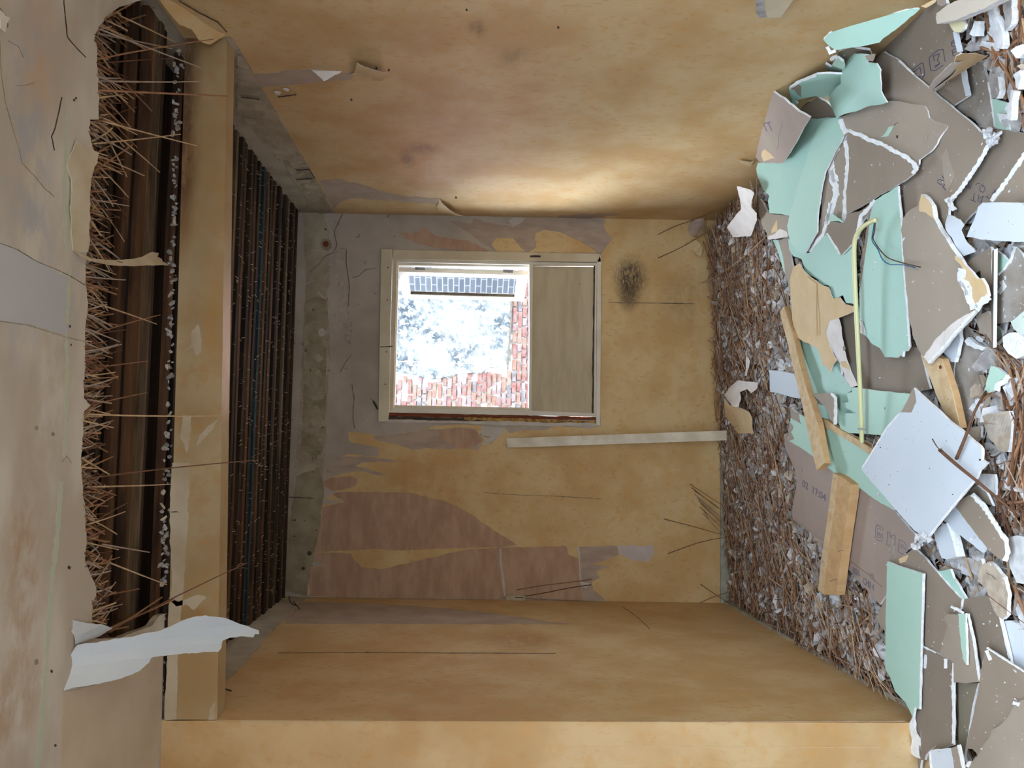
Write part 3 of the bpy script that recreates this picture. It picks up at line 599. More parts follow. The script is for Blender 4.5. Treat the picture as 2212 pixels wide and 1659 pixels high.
wsheet('foam_filler', [(1002, 902), (1100, 904), (1200, 907), (1288, 910), (1285, 915), (1200, 913), (1090, 910), (1005, 908)], .005, M_foam, .02, 1.6)
wsheet('plaster_reveal', [(838, 906), (1000, 909), (1290, 914), (1296, 920), (1180, 921), (1000, 915), (840, 913)], .006, M_plaster_white, .02, 1.2)
for q in ([(897, 577), (918, 578), (918, 584), (897, 583)], [(1087, 582), (1108, 583), (1108, 590), (1087, 589)], [(890, 883), (912, 884), (912, 889), (890, 888)], [(1080, 885), (1103, 886), (1103, 890), (1080, 889)]):
    wsheet('hinge', q, -.010, M_metal, .003)
# open sash swung outwards, hinged on the right jamb
hx, hy = PY((1000, 586), 5.2)[0], 5.2
sv = _n([-.115, .34, 0]); SW = .37
def sash(hx, hy, sv, z0, z1, nm='open_sash'):
    S = empty('sash', (hx, hy, z0)); S.parent = win; S.matrix_parent_inverse = Matrix.Translation(-Vector(WL_[win.name]))
    nrm = np.array([sv[1], -sv[0], 0])
    def bar(name, a0, a1, b0, b1, th, mat):
        c = []
        for a in (a0, a1):
            for t_ in (-th/2, th/2):
                for z in (b0, b1): c.append(np.array([hx, hy, 0])+sv*a+nrm*t_+np.array([0, 0, z]))
        return hexa(name, c, mat, S)
    bar('stile', 0, .05, z0, z1, .035, M_frame_paint); bar('stile', SW-.05, SW, z0, z1, .035, M_frame_paint)
    bar('rail', .05, SW-.05, z0, z0+.07, .035, M_frame_paint); bar('rail', .05, SW-.05, z1-.06, z1, .035, M_frame_paint)
    bar('glazing_bead', .05, .056, z0+.07, z1-.06, .02, M_crack); bar('glazing_bead', SW-.056, SW-.05, z0+.07, z1-.06, .02, M_crack)
    bar('pane', .056, SW-.056, z0+.07, z1-.06, .004, M_glass)
def glass():
    t = NT('window_glass'); t.b.inputs['Base Color'].default_value = (.9, .95, 1, 1); t.b.inputs['Roughness'].default_value = .02
    t.b.inputs['Transmission Weight'].default_value = 1; t.b.inputs['IOR'].default_value = 1.5
    return t.m
M_glass = glass()
zs1 = PY((863, 600), 5.25)[2]; zs0 = PY((1139, 600), 5.25)[2]
sash(hx, hy, sv, zs0, zs1)
hx2 = PY((1000, 880), 5.2)[0]-.02
sash(hx2, hy, _n([-.12, .34, 0]), zs0, zs1)

# ---------------------------------------------------------------- yard behind the window
YO = 10.0
yard = tag(box('ground_yard', -6, 8, YB+.3, 14, -2.1, -2.0, simple('yard_concrete', (170, 168, 164), (150, 148, 144), 2)), kind='structure')
def brickmat(name, c1, c2, mortar, sc_=1.0, plane='XZ'):
    t = NT(name); q = t.n.new('ShaderNodeTexBrick'); q.inputs['Scale'].default_value = 1
    q.inputs['Brick Width'].default_value = .22*sc_; q.inputs['Row Height'].default_value = .067*sc_; q.inputs['Mortar Size'].default_value = .006
    q.inputs['Color1'].default_value = lin(c1); q.inputs['Color2'].default_value = lin(c2); q.inputs['Mortar'].default_value = lin(mortar)
    s = t.n.new('ShaderNodeSeparateXYZ'); t.l.new(t.pos, s.inputs[0]); cb_ = t.n.new('ShaderNodeCombineXYZ')
    t.l.new(s.outputs[0 if plane == 'XZ' else 1], cb_.inputs[0]); t.l.new(s.outputs[2], cb_.inputs[1]); t.l.new(cb_.outputs[0], q.inputs['Vector'])
    return t.done(q.outputs['Color'], .9, .1)
yw = tag(box('wall_yard', -5, 8, YO, YO+.3, -2, 3.1, brickmat('brick_far', (176, 108, 92), (150, 96, 84), (196, 192, 186))), kind='structure')
tag(box('wall_yard_side', -3.2, -3.0, YB+.3, YO, -2, 2.75, brickmat('painted_brick', (62, 66, 72), (54, 58, 64), (104, 106, 110), 1.15, 'YZ')), kind='structure')
M_brick = [simple('brick_%s' % n, c, tuple(v-22 for v in c), 14, bump=.5) for n, c in (('red', (108, 74, 69)), ('orange', (112, 84, 74)), ('pink', (116, 92, 90)), ('grey', (92, 84, 84)))]
M_mortar = simple('old_mortar', (190, 186, 180), (120, 114, 108), 16, bump=.6)
V = []
def stucco_mat():
    t = NT('weathered_render'); a = t.ramp(t.noise(2.2, detail=6, rough=.7, loc=(2, 0, 1)), .36, .6); col = t.mix(a, lin((40, 45, 51)), lin((96, 96, 95)))
    col = t.mix(t.ramp(t.noise(12, detail=6, rough=.75), .46, .58, 0, .9), col, lin((112, 112, 110)))
    col = t.mix(t.ramp(t.noise(30, detail=4, rough=.7, loc=(7, 7, 7)), .66, .72), col, lin((52, 52, 54)))
    t.bump(t.noise(20, detail=6), .6, .01); return t.done(col, .95, .1)
M_stucco = stucco_mat()
WY = (np.array([0, YO, 0.]), np.array([0, 1., 0]))
sheet('render_coat', [(600, 300), (1100, 300), (1107, 560), (1106, 645), (1103, 700), (1101, 740), (1097, 790), (1085, 792), (1058, 793), (1040, 806), (1000, 806), (970, 814), (935, 819), (905, 812), (880, 806), (850, 803), (700, 806), (600, 800)], off(WY, .075), M_stucco, .04, 1.5, 5, yw)
crack([(852, 781), (885, 781), (930, 783), (965, 784), (985, 785), (1040, 786)], off(WY, .077), 1.3, yw)
crack([(1104, 650), (1104, 690), (1101, 730), (1098, 760), (1097, 800)], off(WY, .080), 3.5, yw)
sheet('mortar_bed', [(800, 500), (1200, 500), (1200, 930), (800, 930)], off(WY, .02), M_mortar, .03, parent=yw)
cand = []
c0 = PY((852, 800), YO); zr0 = PY((1152, 800), YO)[2]; zr1 = PY((846, 800), YO)[2]
xa = PY((1000, 890), YO)[0]; xb_ = PY((1000, 600), YO)[0]
row = 0; z = zr0; nb = 0
meshes = []
for mtl in M_brick:
    for s in range(3):
        V2, F2 = [], []
        rr = random.Random(s); L, H_, Dp = (.09, .13, .19)[s], .049, .05
        pts = [(x*L/2+rr.uniform(-.004, .004), y*Dp/2, z_*H_/2+rr.uniform(-.003, .003)) for x in (-1, 1) for y in (-1, 1) for z_ in (-1, 1)]
        me = bpy.data.meshes.new('brick'); me.from_pydata(pts, [], [(0, 1, 3, 2)[::-1], (4, 6, 7, 5)[::-1], (0, 4, 5, 1)[::-1], (2, 3, 7, 6)[::-1], (0, 2, 6, 4)[::-1], (1, 5, 7, 3)[::-1]]); me.materials.append(mtl); meshes.append((me, L))
while z < zr1 and nb < 300:
    x = xa-random.uniform(0, .1)
    while x < xb_:
        me, L = random.choices(meshes, weights=[3, 2, 2]*2+[3, 2, 1]+[1, 1, 0])[0]
        cx = x+L/2; d = np.array([cx, YO, z])-E0; cc = np.array([R3.T@d])[0]; px = 1106-cc[1]/cc[2]*F; py = 1659-(cc[0]/cc[2]*F+829.5)
        inb = (py > 812 or (px > 1108 and py > 585)) and py < 892
        if inb and not (random.random() < .04):
            b = bpy.data.objects.new('brick', me); b.location = (cx, YO-.03+random.uniform(-.012, .008), z+random.uniform(-.003, .003)); b.rotation_euler = (0, random.uniform(-.03, .03), random.uniform(-.03, .03))
            sc.collection.objects.link(b); b.parent = yw; b.matrix_parent_inverse = Matrix.Translation(-Vector(WL_[yw.name])); nb += 1
        x += L+.02
    z += .064; row += 1

# ================================================================ RUBBLE
boards = []       # (picture outline, plane, level) for what lies on what
def inpoly(p, poly):
    x, y = p; c = False; n = len(poly); j = n-1
    for i in range(n):
        xi, yi = poly[i]; xj, yj = poly[j]
        if (yi > y) != (yj > y) and x < (xj-xi)*(y-yi)/(yj-yi)+xi: c = not c
        j = i
    return c
c1 = lambda *p: CR(1560, 0, 3.385, *p)
c2 = lambda *p: CR(1560, 400, 3.385, *p)
c3 = lambda *p: CR(1560, 780, 3.385, *p)
c4 = lambda *p: CR(1560, 1169, 3.385, *p)
LV = .0155
def z_at(level): return level*LV
def anch(*a):
    """three (x, y, height above the heap) or ('w', x, y, gap) for a point on the right-hand wall"""
    out = []
    for q in a:
        if q[0] == 'w': out.append(hit((q[1], q[2]), WRo(q[3])))
        else: out.append(hit((q[0], q[1]), heap(q[2])))
    return plane3(*out)
def board(label, pix, level, top, th=.0085, amp=1.6, seg=8, name='plasterboard_piece', cat='plasterboard', pl=None, edge=None, back=None, grid=0, disp=None, edges=(), group=None):
    P = pl if pl is not None else heap(z_at(level))
    o = sheet(name, pix, P, [top, edge or M_gyp, back or M_kraft[1]], th, amp, seg, None, grid, disp)
    tag(o, label, cat, group); boards.append((pix, P, level))
    for k, (ln, wd) in enumerate(edges):
        e = sheet('torn_gypsum_edge', strip_px(ln, wd*1.2, wd*.32, k+int(ln[0][0])), off(P, .0016), M_gyp, .004, 0, parent=o)
    return o
K = M_kraft
def patch(o, pix, pl, mat, d=.0012, amp=1, th=.0015, name='paper_layer', seg=6): return sheet(name, pix, off(pl, d), mat, th, amp, seg, o)
def lettering(o, txt, p0, p1, hpx, pl, mat, outline=True, weight=.0008, d=.001):
    """print on a board: baseline from p0 to p1 in the picture"""
    P = off(pl, d); a = hit(p0, P); b = hit(p1, P); ux = _n(b-a); n = toward_eye([a, b], pl[1]); uy = np.cross(n, ux); L = np.linalg.norm(b-a)
    cu = bpy.data.curves.new('print', 'FONT'); cu.body = txt; cu.size = 1.0
    mid = ((p0[0]+p1[0])/2, (p0[1]+p1[1])/2); dd = np.array(p1)-np.array(p0); pn = np.array([dd[1], -dd[0]])/np.hypot(*dd)
    hh = np.linalg.norm(hit((mid[0]+pn[0]*hpx, mid[1]+pn[1]*hpx), P)-hit(mid, P))
    size = hh/.7; cu.size = size
    if outline: cu.fill_mode = 'NONE'; cu.bevel_depth = weight
    else: cu.extrude = .0003; cu.offset = 0
    cu.materials.append(mat)
    ob = bpy.data.objects.new('printed_lettering', cu); sc.collection.objects.link(ob)
    bpy.context.view_layer.update()
    wd = max(ob.dimensions[0], 1e-4); s = L/wd
    me = bpy.data.meshes.new_from_object(ob.evaluated_get(bpy.context.evaluated_depsgraph_get())); bpy.data.objects.remove(ob)
    V_ = [a+ux*s*v.co[0]+uy*v.co[1]+n*v.co[2] for v in me.vertices]; F_ = [tuple(p.vertices) for p in me.polygons]
    ob = mesh_obj('printed_lettering', V_, F_, mat, o)
    return ob

# ---- bottom layer
B1 = board('large brown plasterboard sheet beside the wall, printed with outlined characters', c1((1450, 70), (1500, 25), (1640, 0), (1700, 240), (1740, 400), (1770, 520), (1800, 700), (1690, 775), (1600, 740), (1400, 760), (1050, 600), (1060, 380), (1150, 310)), 1.5, K[1], amp=.8)
P = boards[-1][1]
for q in (c1((1400, 500), (1470, 470), (1480, 540), (1480, 580)), ):
    pass
def strokes(o, lines, pl, mat, wd=1.6):
    P_ = off(pl, .001)
    for l in lines:
        V_ = []; F_ = []
        for a, b in zip(l[:-1], l[1:]):
            a = np.array(a); b = np.array(b); d = b-a; L_ = np.hypot(*d)
            if L_ < .3: continue
            d /= L_; nn = np.array([-d[1], d[0]])*wd/2; q = [a-d*wd*.3+nn, b+d*wd*.3+nn, b+d*wd*.3-nn, a-d*wd*.3-nn]; k = len(V_)
            V_ += [hit(p_, P_) for p_ in q]+[hit(p_, off(pl, .0003)) for p_ in q]; F_ += [(k+3, k+2, k+1, k), (k, k+1, k+5, k+4), (k+1, k+2, k+6, k+5), (k+2, k+3, k+7, k+6), (k+3, k, k+4, k+7)]
        if V_: mesh_obj('printed_stroke', V_, F_, mat, o)
k1 = lambda *p: CR(1900, 60, 7.09, *p)
strokes(B1, [k1((760, 460), (780, 650), (850, 655), (975, 575)), k1((760, 455), (900, 340), (975, 330), (1003, 515)), k1((820, 440), (915, 395), (905, 455), (880, 490), (925, 550)), k1((825, 445), (840, 510)), k1((840, 590), (920, 550), (850, 610)),
             k1((510, 640), (640, 540), (670, 550), (692, 720), (640, 790)), k1((520, 680), (620, 605), (640, 720)), k1((600, 760), (640, 735), (680, 740)),
             k1((1150, 180), (1095, 225), (1105, 280), (1160, 290)), k1((1160, 320), (1110, 345), (1125, 430), (1165, 430)), k1((1110, 240), (1155, 215)), k1((1130, 380), (1170, 360))], P, M_print)
B1b = board('dusty grey-brown plasterboard next to the reeds below the yellow paper curl', c1((1690, 780), (1800, 690), (1790, 460), (1900, 440), (1945, 600), (1975, 800), (1995, 940), (1880, 925), (1850, 880), (1780, 840)), 0.5, M_dusty, amp=1.2, edges=[(c1((1945, 600), (1970, 760), (1992, 930)), 3)])
B1c = board('brown board under the white strip, left of the dusty one', c1((1690, 460), (1760, 450), (1800, 700), (1690, 775), (1620, 730), (1520, 640), (1600, 540)), 1.9, K[0], amp=.6)
board('small mint green scrap between the dusty board and the reeds', c1((1968, 722), (2030, 735), (2085, 752), (2065, 800), (2085, 860), (2103, 955), (1995, 935), (1980, 830)), 0.6, M_mint2, amp=1.4)
B8 = board('dark brown sheet with stamped letters, right of the long diagonal board', c1((1880, 925), (2000, 940), (2240, 975), (2240, 1180), (2110, 1330), (1975, 1470), (1900, 1500), (1820, 1570), (1760, 1640), (1700, 1620), (1655, 1560), (1700, 1400), (1960, 1040)), 1, K[1], amp=1)
k2 = lambda *p: CR(1980, 340, 9.534, *p)
P = boards[-1][1]
strokes(B8, [k2((1110, 870), (1215, 915)), k2((1190, 740), (1165, 890)), k2((1020, 610), (1110, 640)), k2((1085, 560), (1060, 620)), k2((1110, 640), (1130, 560)), k2((1280, 770), (1270, 850), (1260, 920)), k2((1290, 850), (1350, 800), (1380, 795)), k2((1350, 860), (1330, 930)), k2((1290, 930), (1340, 880), (1370, 800)),
             k2((1310, 600), (1300, 690), (1360, 720), (1410, 680), (1400, 610), (1340, 590)), k2((1405, 800), (1500, 850)), k2((1465, 830), (1455, 790)), k2((1560, 740), (1600, 700), (1640, 720)), k2((1590, 650), (1630, 690)), k2((1220, 560), (1270, 530), (1300, 550)), k2((1330, 560), (1390, 580))], P, M_print, 1.2)
board('brown plasterboard corner at the edge with a white torn side, above the white slab', c1((2240, 1080), (2200, 1150), (2110, 1280), (2030, 1390), (1960, 1475), (2100, 1485), (2240, 1480)), 2, K[0], amp=.8, edges=[(c1((2235, 1090), (2110, 1280), (2030, 1390), (1965, 1470)), 7)])
B7 = board('long brown board running diagonally across the heap, stamped with two dashed digits', c1((1120, 440), (1180, 378), (1290, 440), (1410, 560), (1600, 720), (1800, 880), (1960, 1035), (1900, 1130), (1800, 1290), (1700, 1430), (1655, 1500), (1650, 1700), (1660, 1900), (1560, 1650+50), (1320, 1620), (1290, 1370), (1240, 1000), (1190, 700)), 3, K[0], amp=.9, edges=[(c1((1955, 1045), (1880, 1180), (1790, 1310), (1720, 1410), (1650, 1475)), 6), (c1((1640, 1450), (1690, 1540)), 8), (c1((1290, 445), (1400, 545)), 2)])
P = boards[-1][1]
strokes(B7, [k2((425, 480), (480, 450), (520, 480), (590, 460), (505, 370)), k2((430, 515), (490, 560), (520, 550)), k2((600, 560), (570, 560), (530, 600), (600, 670))], P, M_print, 1.4)
patch(B7, c1((1640, 1080), (1700, 1300), (1640, 1400), (1620, 1290), (1600, 1150)), P, K[2], amp=1.2)
board('dusty brown board in the deep gap between the white-edged board and the reeds', c2((1740, 1060), (1780, 1030), (1930, 1180), (1890, 1420), (1830, 1659), (1790, 1860), (1740, 1890), (1650, 1700), (1680, 1400)), 0, M_dusty, amp=1.5)
board('brown board strip between the two pine battens, mostly covered', c2((1580, 1230), (1700, 1290), (1680, 1480), (1640, 1700), (1560, 1500)), .3, K[0], amp=.8)
B14 = board('brown board with a tape mark under the tip of the long green board', c2((830, 975), (960, 925), (1000, 1000), (1100, 1110), (1200, 1200), (1370, 1180), (1440, 1190), (1520, 1490), (1480, 1500), (1380, 1530), (1100, 1510), (1000, 1490), (960, 1430), (900, 1230)), 2, K[1], amp=.6)
board('narrow green board standing out beside the litter above the short batten', c2((370, 400), (410, 400), (450, 560), (480, 700), (505, 850), (480, 700), (440, 600), (400, 470)), 1.2, M_mint2, amp=.5, th=.01)
board('grey board sliver hung behind the green edge near the reed litter', c2((420, 400), (470, 385), (500, 520), (520, 640), (500, 800), (505, 860), (470, 680), (450, 560)), 1.6, K[2], amp=1.4)
G8 = board('mint green board running under the cream paper towards the short batten', c2((460, 1030), (500, 985), (530, 1110), (620, 1150), (720, 1200), (760, 1340), (810, 1420), (800, 1525), (650, 1525), (600, 1430), (560, 1320), (530, 1250)), 2.4, M_mint, amp=1)
board('mint green board with torn lower lobes right beside the conduit foot', c3((760, 10), (800, -20), (860, -30), (870, 100), (950, 210), (910, 240), (925, 300), (880, 325), (985, 378), (940, 405), (1000, 470), (860, 480), (815, 400), (832, 250), (790, 232), (700, 235)), 3, M_mint, amp=1.6)
board('mint green board end under the conduit clip', c3((945, 192), (1060, 205), (1200, 222), (1378, 240), (1370, 300), (1300, 385), (1180, 545), (1050, 532), (870, 518), (850, 440), (900, 380), (985, 380), (880, 330), (870, 310), (925, 300), (905, 240), (950, 225)), 4, M_mint2, amp=.9)
G8b = board('green scrap under the grey torn fragment near the batten foot', c3((700, 310), (760, 330), (800, 470), (760, 480), (690, 410)), 2, M_mint, amp=.5)
o = board('torn brown fragment with a curved white edge beside the leaning batten', c3((650, 245), (720, 235), (800, 238), (828, 265), (828, 460), (800, 440), (760, 340), (690, 270)), 5.5, K[2], amp=.8, edges=[(c3((795, 236), (825, 265), (826, 380), (822, 465)), 4)])
o = board('small white block of gypsum lying in the reed litter against the batten', c2((340, 1352), (420, 1358), (525, 1380), (550, 1460), (560, 1560), (440, 1530), (350, 1512)), 1.5, M_whiteface, th=.025, amp=.8)
board('white gypsum scrap poking out behind the leaning batten', c3((645, 255), (700, 300), (690, 310), (655, 290)), 3, M_whiteface, amp=.5)
# ---- wall side pile
B2p = anch(('w', 1672, 200, .012), ('w', 1640, 320, .015), (1720, 420, .03))
B2 = board('pinkish brown board leaning on the wallpapered wall, stamped with letters', c1((375, 670), (400, 690), (450, 720), (560, 815), (640, 860), (560, 1000), (450, 1190), (280, 1190), (245, 1150), (258, 1080), (275, 980), (320, 850), (350, 720)), 2, K[3], pl=B2p, amp=1)
lettering(B2, 'TT', (1652, 285), (1672, 281), 15, B2p, M_print_faint, False)
patch(B2, c1((290, 1110), (310, 1090), (350, 1120), (388, 1155), (300, 1180), (285, 1140)), B2p, M_cream)
patch(B2, c1((310, 1000), (420, 930), (440, 880), (400, 1090), (350, 1110), (310, 1080)), B2p, K[2], .002)
G1p = anch(('w', 1782, 80, .014), ('w', 1985, 20, .014), ('w', 1850, 100, .07))
board('mint green board leaning high against the wallpapered wall', c1((740, 290), (775, 250), (815, 215), (900, 165), (1100, 115), (1300, 80), (1452, 60), (1400, 110), (1290, 200), (1150, 312), (980, 345), (830, 366), (790, 340), (765, 320)), 5, M_mint, pl=G1p, amp=1.3, edges=[(c1((745, 285), (820, 205), (900, 165), (1100, 112), (1300, 78), (1440, 62)), 4), (c1((770, 340), (790, 385), (830, 372)), 7)])
G3p = anch(('w', 1706, 192, .02), (1790, 230, .06), ('w', 1770, 140, .05))
o = board('torn mint green board with a brown scar, propped between wall and curled sheet', c1((488, 655), (520, 625), (570, 595), (640, 570), (690, 545), (760, 540), (905, 545), (915, 600), (870, 640), (825, 700), (760, 720), (700, 706), (640, 712), (530, 735), (555, 760), (515, 780), (500, 700)), 3, M_mint, pl=G3p, amp=1.6, edges=[(c1((490, 650), (560, 600), (690, 550)), 4)])
patch(o, c1((500, 650), (540, 610), (575, 630), (578, 710), (550, 690), (530, 660)), G3p, K[0])
board('tiny green and brown fragment wedged behind the curled sheet', c1((760, 455), (800, 480), (850, 410), (890, 440), (905, 545), (820, 545), (750, 535)), 2.5, M_mint2, pl=anch(('w', 1790, 130, .03), (1830, 160, .1), (1800, 170, .06)), amp=1.2, edges=[(c1((790, 440), (830, 415), (850, 460)), 6)])
board('brown fragment wedged above the curled green sheet near the wall', c1((850, 380), (950, 345), (1080, 370), (1100, 420), (1040, 470), (900, 480), (840, 440)), 2.6, K[1], pl=anch(('w', 1810, 110, .05), (1880, 130, .08), (1830, 150, .1)), amp=1.4)
board('brown triangular board tip between the two green boards', c1((520, 850), (560, 800), (640, 750), (700, 708), (760, 740), (810, 790), (862, 850), (870, 870), (720, 880), (480, 880)), 3.2, K[1], pl=anch((1700, 250, .10), (1815, 252, .06), (1765, 212, .12)), amp=.8)
board('tan wallpaper strip tucked under the curled green sheet', c1((520, 735), (600, 720), (720, 705), (830, 695), (820, 790), (720, 740), (600, 745)), 3, M_cream, pl=anch((1720, 215, .13), (1805, 205, .1), (1790, 235, .08)), th=.002, name='wallpaper_scrap', cat='wallpaper', amp=1)
G2p = anch((1830, 120, .16), (1905, 215, .10), (1815, 240, .09))
o = board('curled mint green sheet bulging upwards near the wall', c1((890, 440), (905, 420), (960, 388), (1040, 378), (1120, 392), (1105, 440), (1160, 452), (1185, 500), (1195, 600), (1200, 680), (1220, 745), (1150, 762), (1070, 775), (960, 810), (872, 852), (845, 800), (805, 740), (812, 700), (850, 650), (880, 618), (912, 595), (892, 540)), 6, M_mint, pl=G2p, th=.004, amp=1.8, grid=.02,
          disp=lambda a, b, p: .035*math.sin(a*3.1)*math.sin(.4+b*2.4)+.006*math.sin(b*9), edges=[])
patch(o, c1((1045, 410), (1120, 395), (1100, 450), (1060, 440)), off(G2p, .03), K[2], .012)
# green pair
G4p = anch((1640, 330, .10), (1815, 270, .075), (1720, 560, .055))
G4 = board('broad mint green board, the largest one lying below the wall with a long crease', c1((440, 872), (475, 855), (560, 862), (700, 868), (860, 855), (905, 955), (865, 1040), (810, 1140), (755, 1250), (725, 1390), (700, 1520), (690, 1640), (600, 1600), (490, 1577), (430, 1565), (345, 1558), (335, 1470), (345, 1430), (300, 1385), (262, 1300), (250, 1230), (262, 1190), (330, 1190), (390, 1150), (365, 1100), (390, 1000), (425, 930)), 6, M_mint, pl=G4p, amp=1.4)
o = board('mint green strip overlapping the broad green board along its crease', c1((740, 880), (860, 855), (905, 955), (865, 1040), (810, 1140), (755, 1250), (725, 1390), (700, 1540), (695, 1700), (640, 1790), (600, 1862), (540, 1830), (492, 1760), (475, 1650), (500, 1560), (560, 1340), (640, 1090), (700, 930)), 6.6, M_mint2, pl=off(G4p, .012), amp=1, th=.006)
B4p = anch((1820, 290, .07), (1770, 520, .05), (1850, 480, .05))
board('brown sliver with a frayed white gypsum ridge beside the green strip', c1((905, 960), (930, 1080), (925, 1200), (905, 1400), (895, 1640), (800, 1590), (765, 1610), (750, 1750), (640, 1880), (600, 1870), (690, 1720), (725, 1560), (745, 1300), (790, 1190), (850, 1060)), 5.6, K[2], pl=B4p, amp=.9,
      edges=[(c1((900, 960), (840, 1070), (790, 1180), (800, 1290), (835, 1400), (810, 1500), (770, 1640)), 11), (c1((895, 1030), (920, 1150), (912, 1290), (900, 1450), (888, 1630)), 8), (c1((800, 1240), (830, 1330)), 12), (c2((790, 130), (770, 240), (740, 350), (640, 490)), 6)])
B6 = board('wavy-edged grey-brown paper board with a green nick in its middle', c1((872, 852), (960, 812), (1070, 778), (1200, 737), (1300, 740), (1400, 762), (1480, 772), (1502, 810), (1512, 862), (1570, 890), (1652, 922), (1600, 990), (1570, 1050), (1540, 1092), (1490, 1130), (1440, 1168), (1438, 1200), (1420, 1225), (1300, 1130), (1150, 1060), (1000, 990), (910, 940)), 5, K[2], pl=anch((1830, 250, .085), (2040, 280, .05), (1980, 350, .07)), amp=1.1, th=.006)
Pb6 = boards[-1][1]
patch(B6, c1((1158, 1003), (1190, 975), (1215, 930), (1250, 920), (1225, 970), (1212, 995)), Pb6, M_mint2)
patch(B6, c1((1250, 915), (1288, 893), (1262, 912)), Pb6, M_crack, amp=0)
patch(B6, c1((1272, 990), (1285, 990), (1282, 1012), (1272, 1008)), Pb6, M_crack, amp=0)
board('triangular brown board with a bright frayed edge, centre of the wall-side pile', c1((908, 960), (1000, 985), (1100, 1030), (1200, 1075), (1300, 1125), (1380, 1175), (1425, 1225), (1395, 1275), (1290, 1345), (1200, 1400), (1110, 1452), (1000, 1520), (912, 1570), (905, 1400), (928, 1200), (925, 1080)), 6.5, K[0], pl=off(anch((1830, 285, .075), (1980, 365, .07), (1832, 460, .06)), .012), amp=.9,
      edges=[(c1((905, 948), (1000, 985), (1080, 1025), (1160, 1052), (1250, 1100), (1340, 1145), (1400, 1200), (1415, 1240), (1390, 1270)), 7), (c1((905, 975), (880, 930), (865, 870)), 8)])
# ---- middle
o = board('torn grey paper-faced piece with cream shreds, between litter and green strip', c2((275, 100), (300, 130), (340, 205), (420, 215), (495, 222), (470, 300), (482, 378), (400, 390), (330, 402), (325, 350), (290, 290), (268, 220)), 3, K[2], amp=1.8)
patch(o, c2((360, 330), (400, 250), (405, 330), (360, 372)), boards[-1][1], M_cream)
patch(o, c2((330, 380), (420, 320), (470, 340), (480, 375), (340, 398)), boards[-1][1], M_paperwhite)
G6b = board('mint green board left of the conduit with ragged drooping lobes', c2((480, 385), (600, 500), (640, 495), (700, 420), (760, 360), (870, 512), (950, 432), (965, 600), (962, 740), (970, 870), (905, 862), (882, 800), (850, 820), (870, 770), (880, 700), (840, 735), (855, 815), (820, 840), (800, 790), (780, 735), (720, 725), (700, 690), (640, 660), (600, 610), (580, 540), (520, 520), (490, 470)), 4, M_mint, amp=1.2)
B10 = board('brown board wedge above the bend of the conduit', c2((755, 350), (790, 265), (890, 285), (915, 215), (1010, 190), (1115, 110), (1090, 170), (1010, 290), (985, 390), (940, 435), (870, 512)), 4.8, K[1], amp=.8, edges=[(c2((1115, 110), (1060, 180), (1010, 230), (1000, 310), (985, 360)), 7), (c2((765, 350), (862, 505)), 3)])
patch(B10, c2((785, 215), (800, 205), (860, 245), (890, 275), (830, 262), (780, 262)), boards[-1][1], M_mint2)
G6 = board('long mint green board under the conduit bend, ending in a ragged tip', c2((1120, 110), (1200, 60), (1283, 8), (1296, 150), (1312, 300), (1312, 450), (1330, 700), (1345, 900), (1368, 1180), (1345, 1215), (1325, 1212), (1318, 1255), (1300, 1235), (1275, 1262), (1190, 1258), (1150, 1190), (1095, 1160), (1050, 1100), (1005, 1000), (1005, 760), (1040, 560), (1070, 300), (1060, 240), (1090, 190)), 5, M_mint, amp=.8, edges=[(c2((1286, 20), (1312, 300), (1316, 450), (1334, 700), (1350, 900), (1368, 1180)), 2.4)])
patch(G6, c2((1085, 180), (1060, 400), (1035, 560), (1010, 745), (1000, 740), (1022, 560), (1045, 400), (1070, 200)), boards[-1][1], K[0], amp=.4)
patch(G6, c2((1005, 990), (1025, 1000), (1045, 1060), (1045, 1100), (1010, 1080)), boards[-1][1], M_gyp, .004, 1.2)
B11 = board('tall light brown board with a thick white lower edge, beside the long green one', c2((1322, 245), (1350, 200), (1380, 175), (1430, 150), (1445, 100), (1455, 66), (1500, 105), (1530, 150), (1545, 240), (1600, 340), (1690, 480), (1720, 520), (1760, 590), (1800, 640), (1850, 700), (1880, 860), (1850, 915), (1700, 1080), (1600, 1200), (1505, 1305), (1440, 1210), (1400, 1120), (1362, 960), (1340, 700), (1318, 450), (1308, 330)), 6, K[2], amp=1.1, th=.016)
Pq = boards[-1][1]
patch(B11, c2((1440, 150), (1455, 66), (1500, 105), (1530, 150), (1545, 240), (1490, 200), (1440, 190)), Pq, M_cream)
patch(B11, c2((1505, 1300), (1470, 1255), (1520, 1190), (1600, 1090), (1700, 1000), (1760, 960), (1850, 915), (1700, 1080), (1600, 1200)), Pq, M_paperwhite, amp=1.6)
sheet('torn_gypsum_edge', strip_px(c2((1510, 1300), (1620, 1180), (1720, 1060), (1848, 920)), 5, 1.2, 3), off(Pq, .002), M_gyp, .006, parent=B11)
CR_ = board('cream-faced board corner with crumbling gypsum between brown sheets', c2((1712, 520), (1750, 545), (1790, 600), (1830, 640), (1870, 690), (1895, 680), (1935, 760), (1945, 810), (1900, 870), (1850, 915), (1810, 840), (1760, 700), (1725, 680), (1760, 620)), 6.8, M_cream, amp=1.5, edges=[(c2((1755, 610), (1740, 690), (1790, 740), (1810, 830), (1840, 905)), 12), (c2((1945, 815), (1900, 850), (1850, 905)), 11), (c2((1740, 700), (1790, 800)), 6)])
board('cream scrap edge peeking out beside the tall light brown board', c2((1705, 515), (1790, 595), (1760, 600), (1700, 540)), 6.3, M_cream, amp=.6, th=.004)
o = board('brown board behind the upright edge, above the cream corner', c2((1800, 560), (1850, 520), (1960, 450), (1970, 470), (1975, 800), (1945, 800), (1895, 690), (1885, 620), (1840, 640), (1790, 600)), 3.6, K[1], amp=.8)
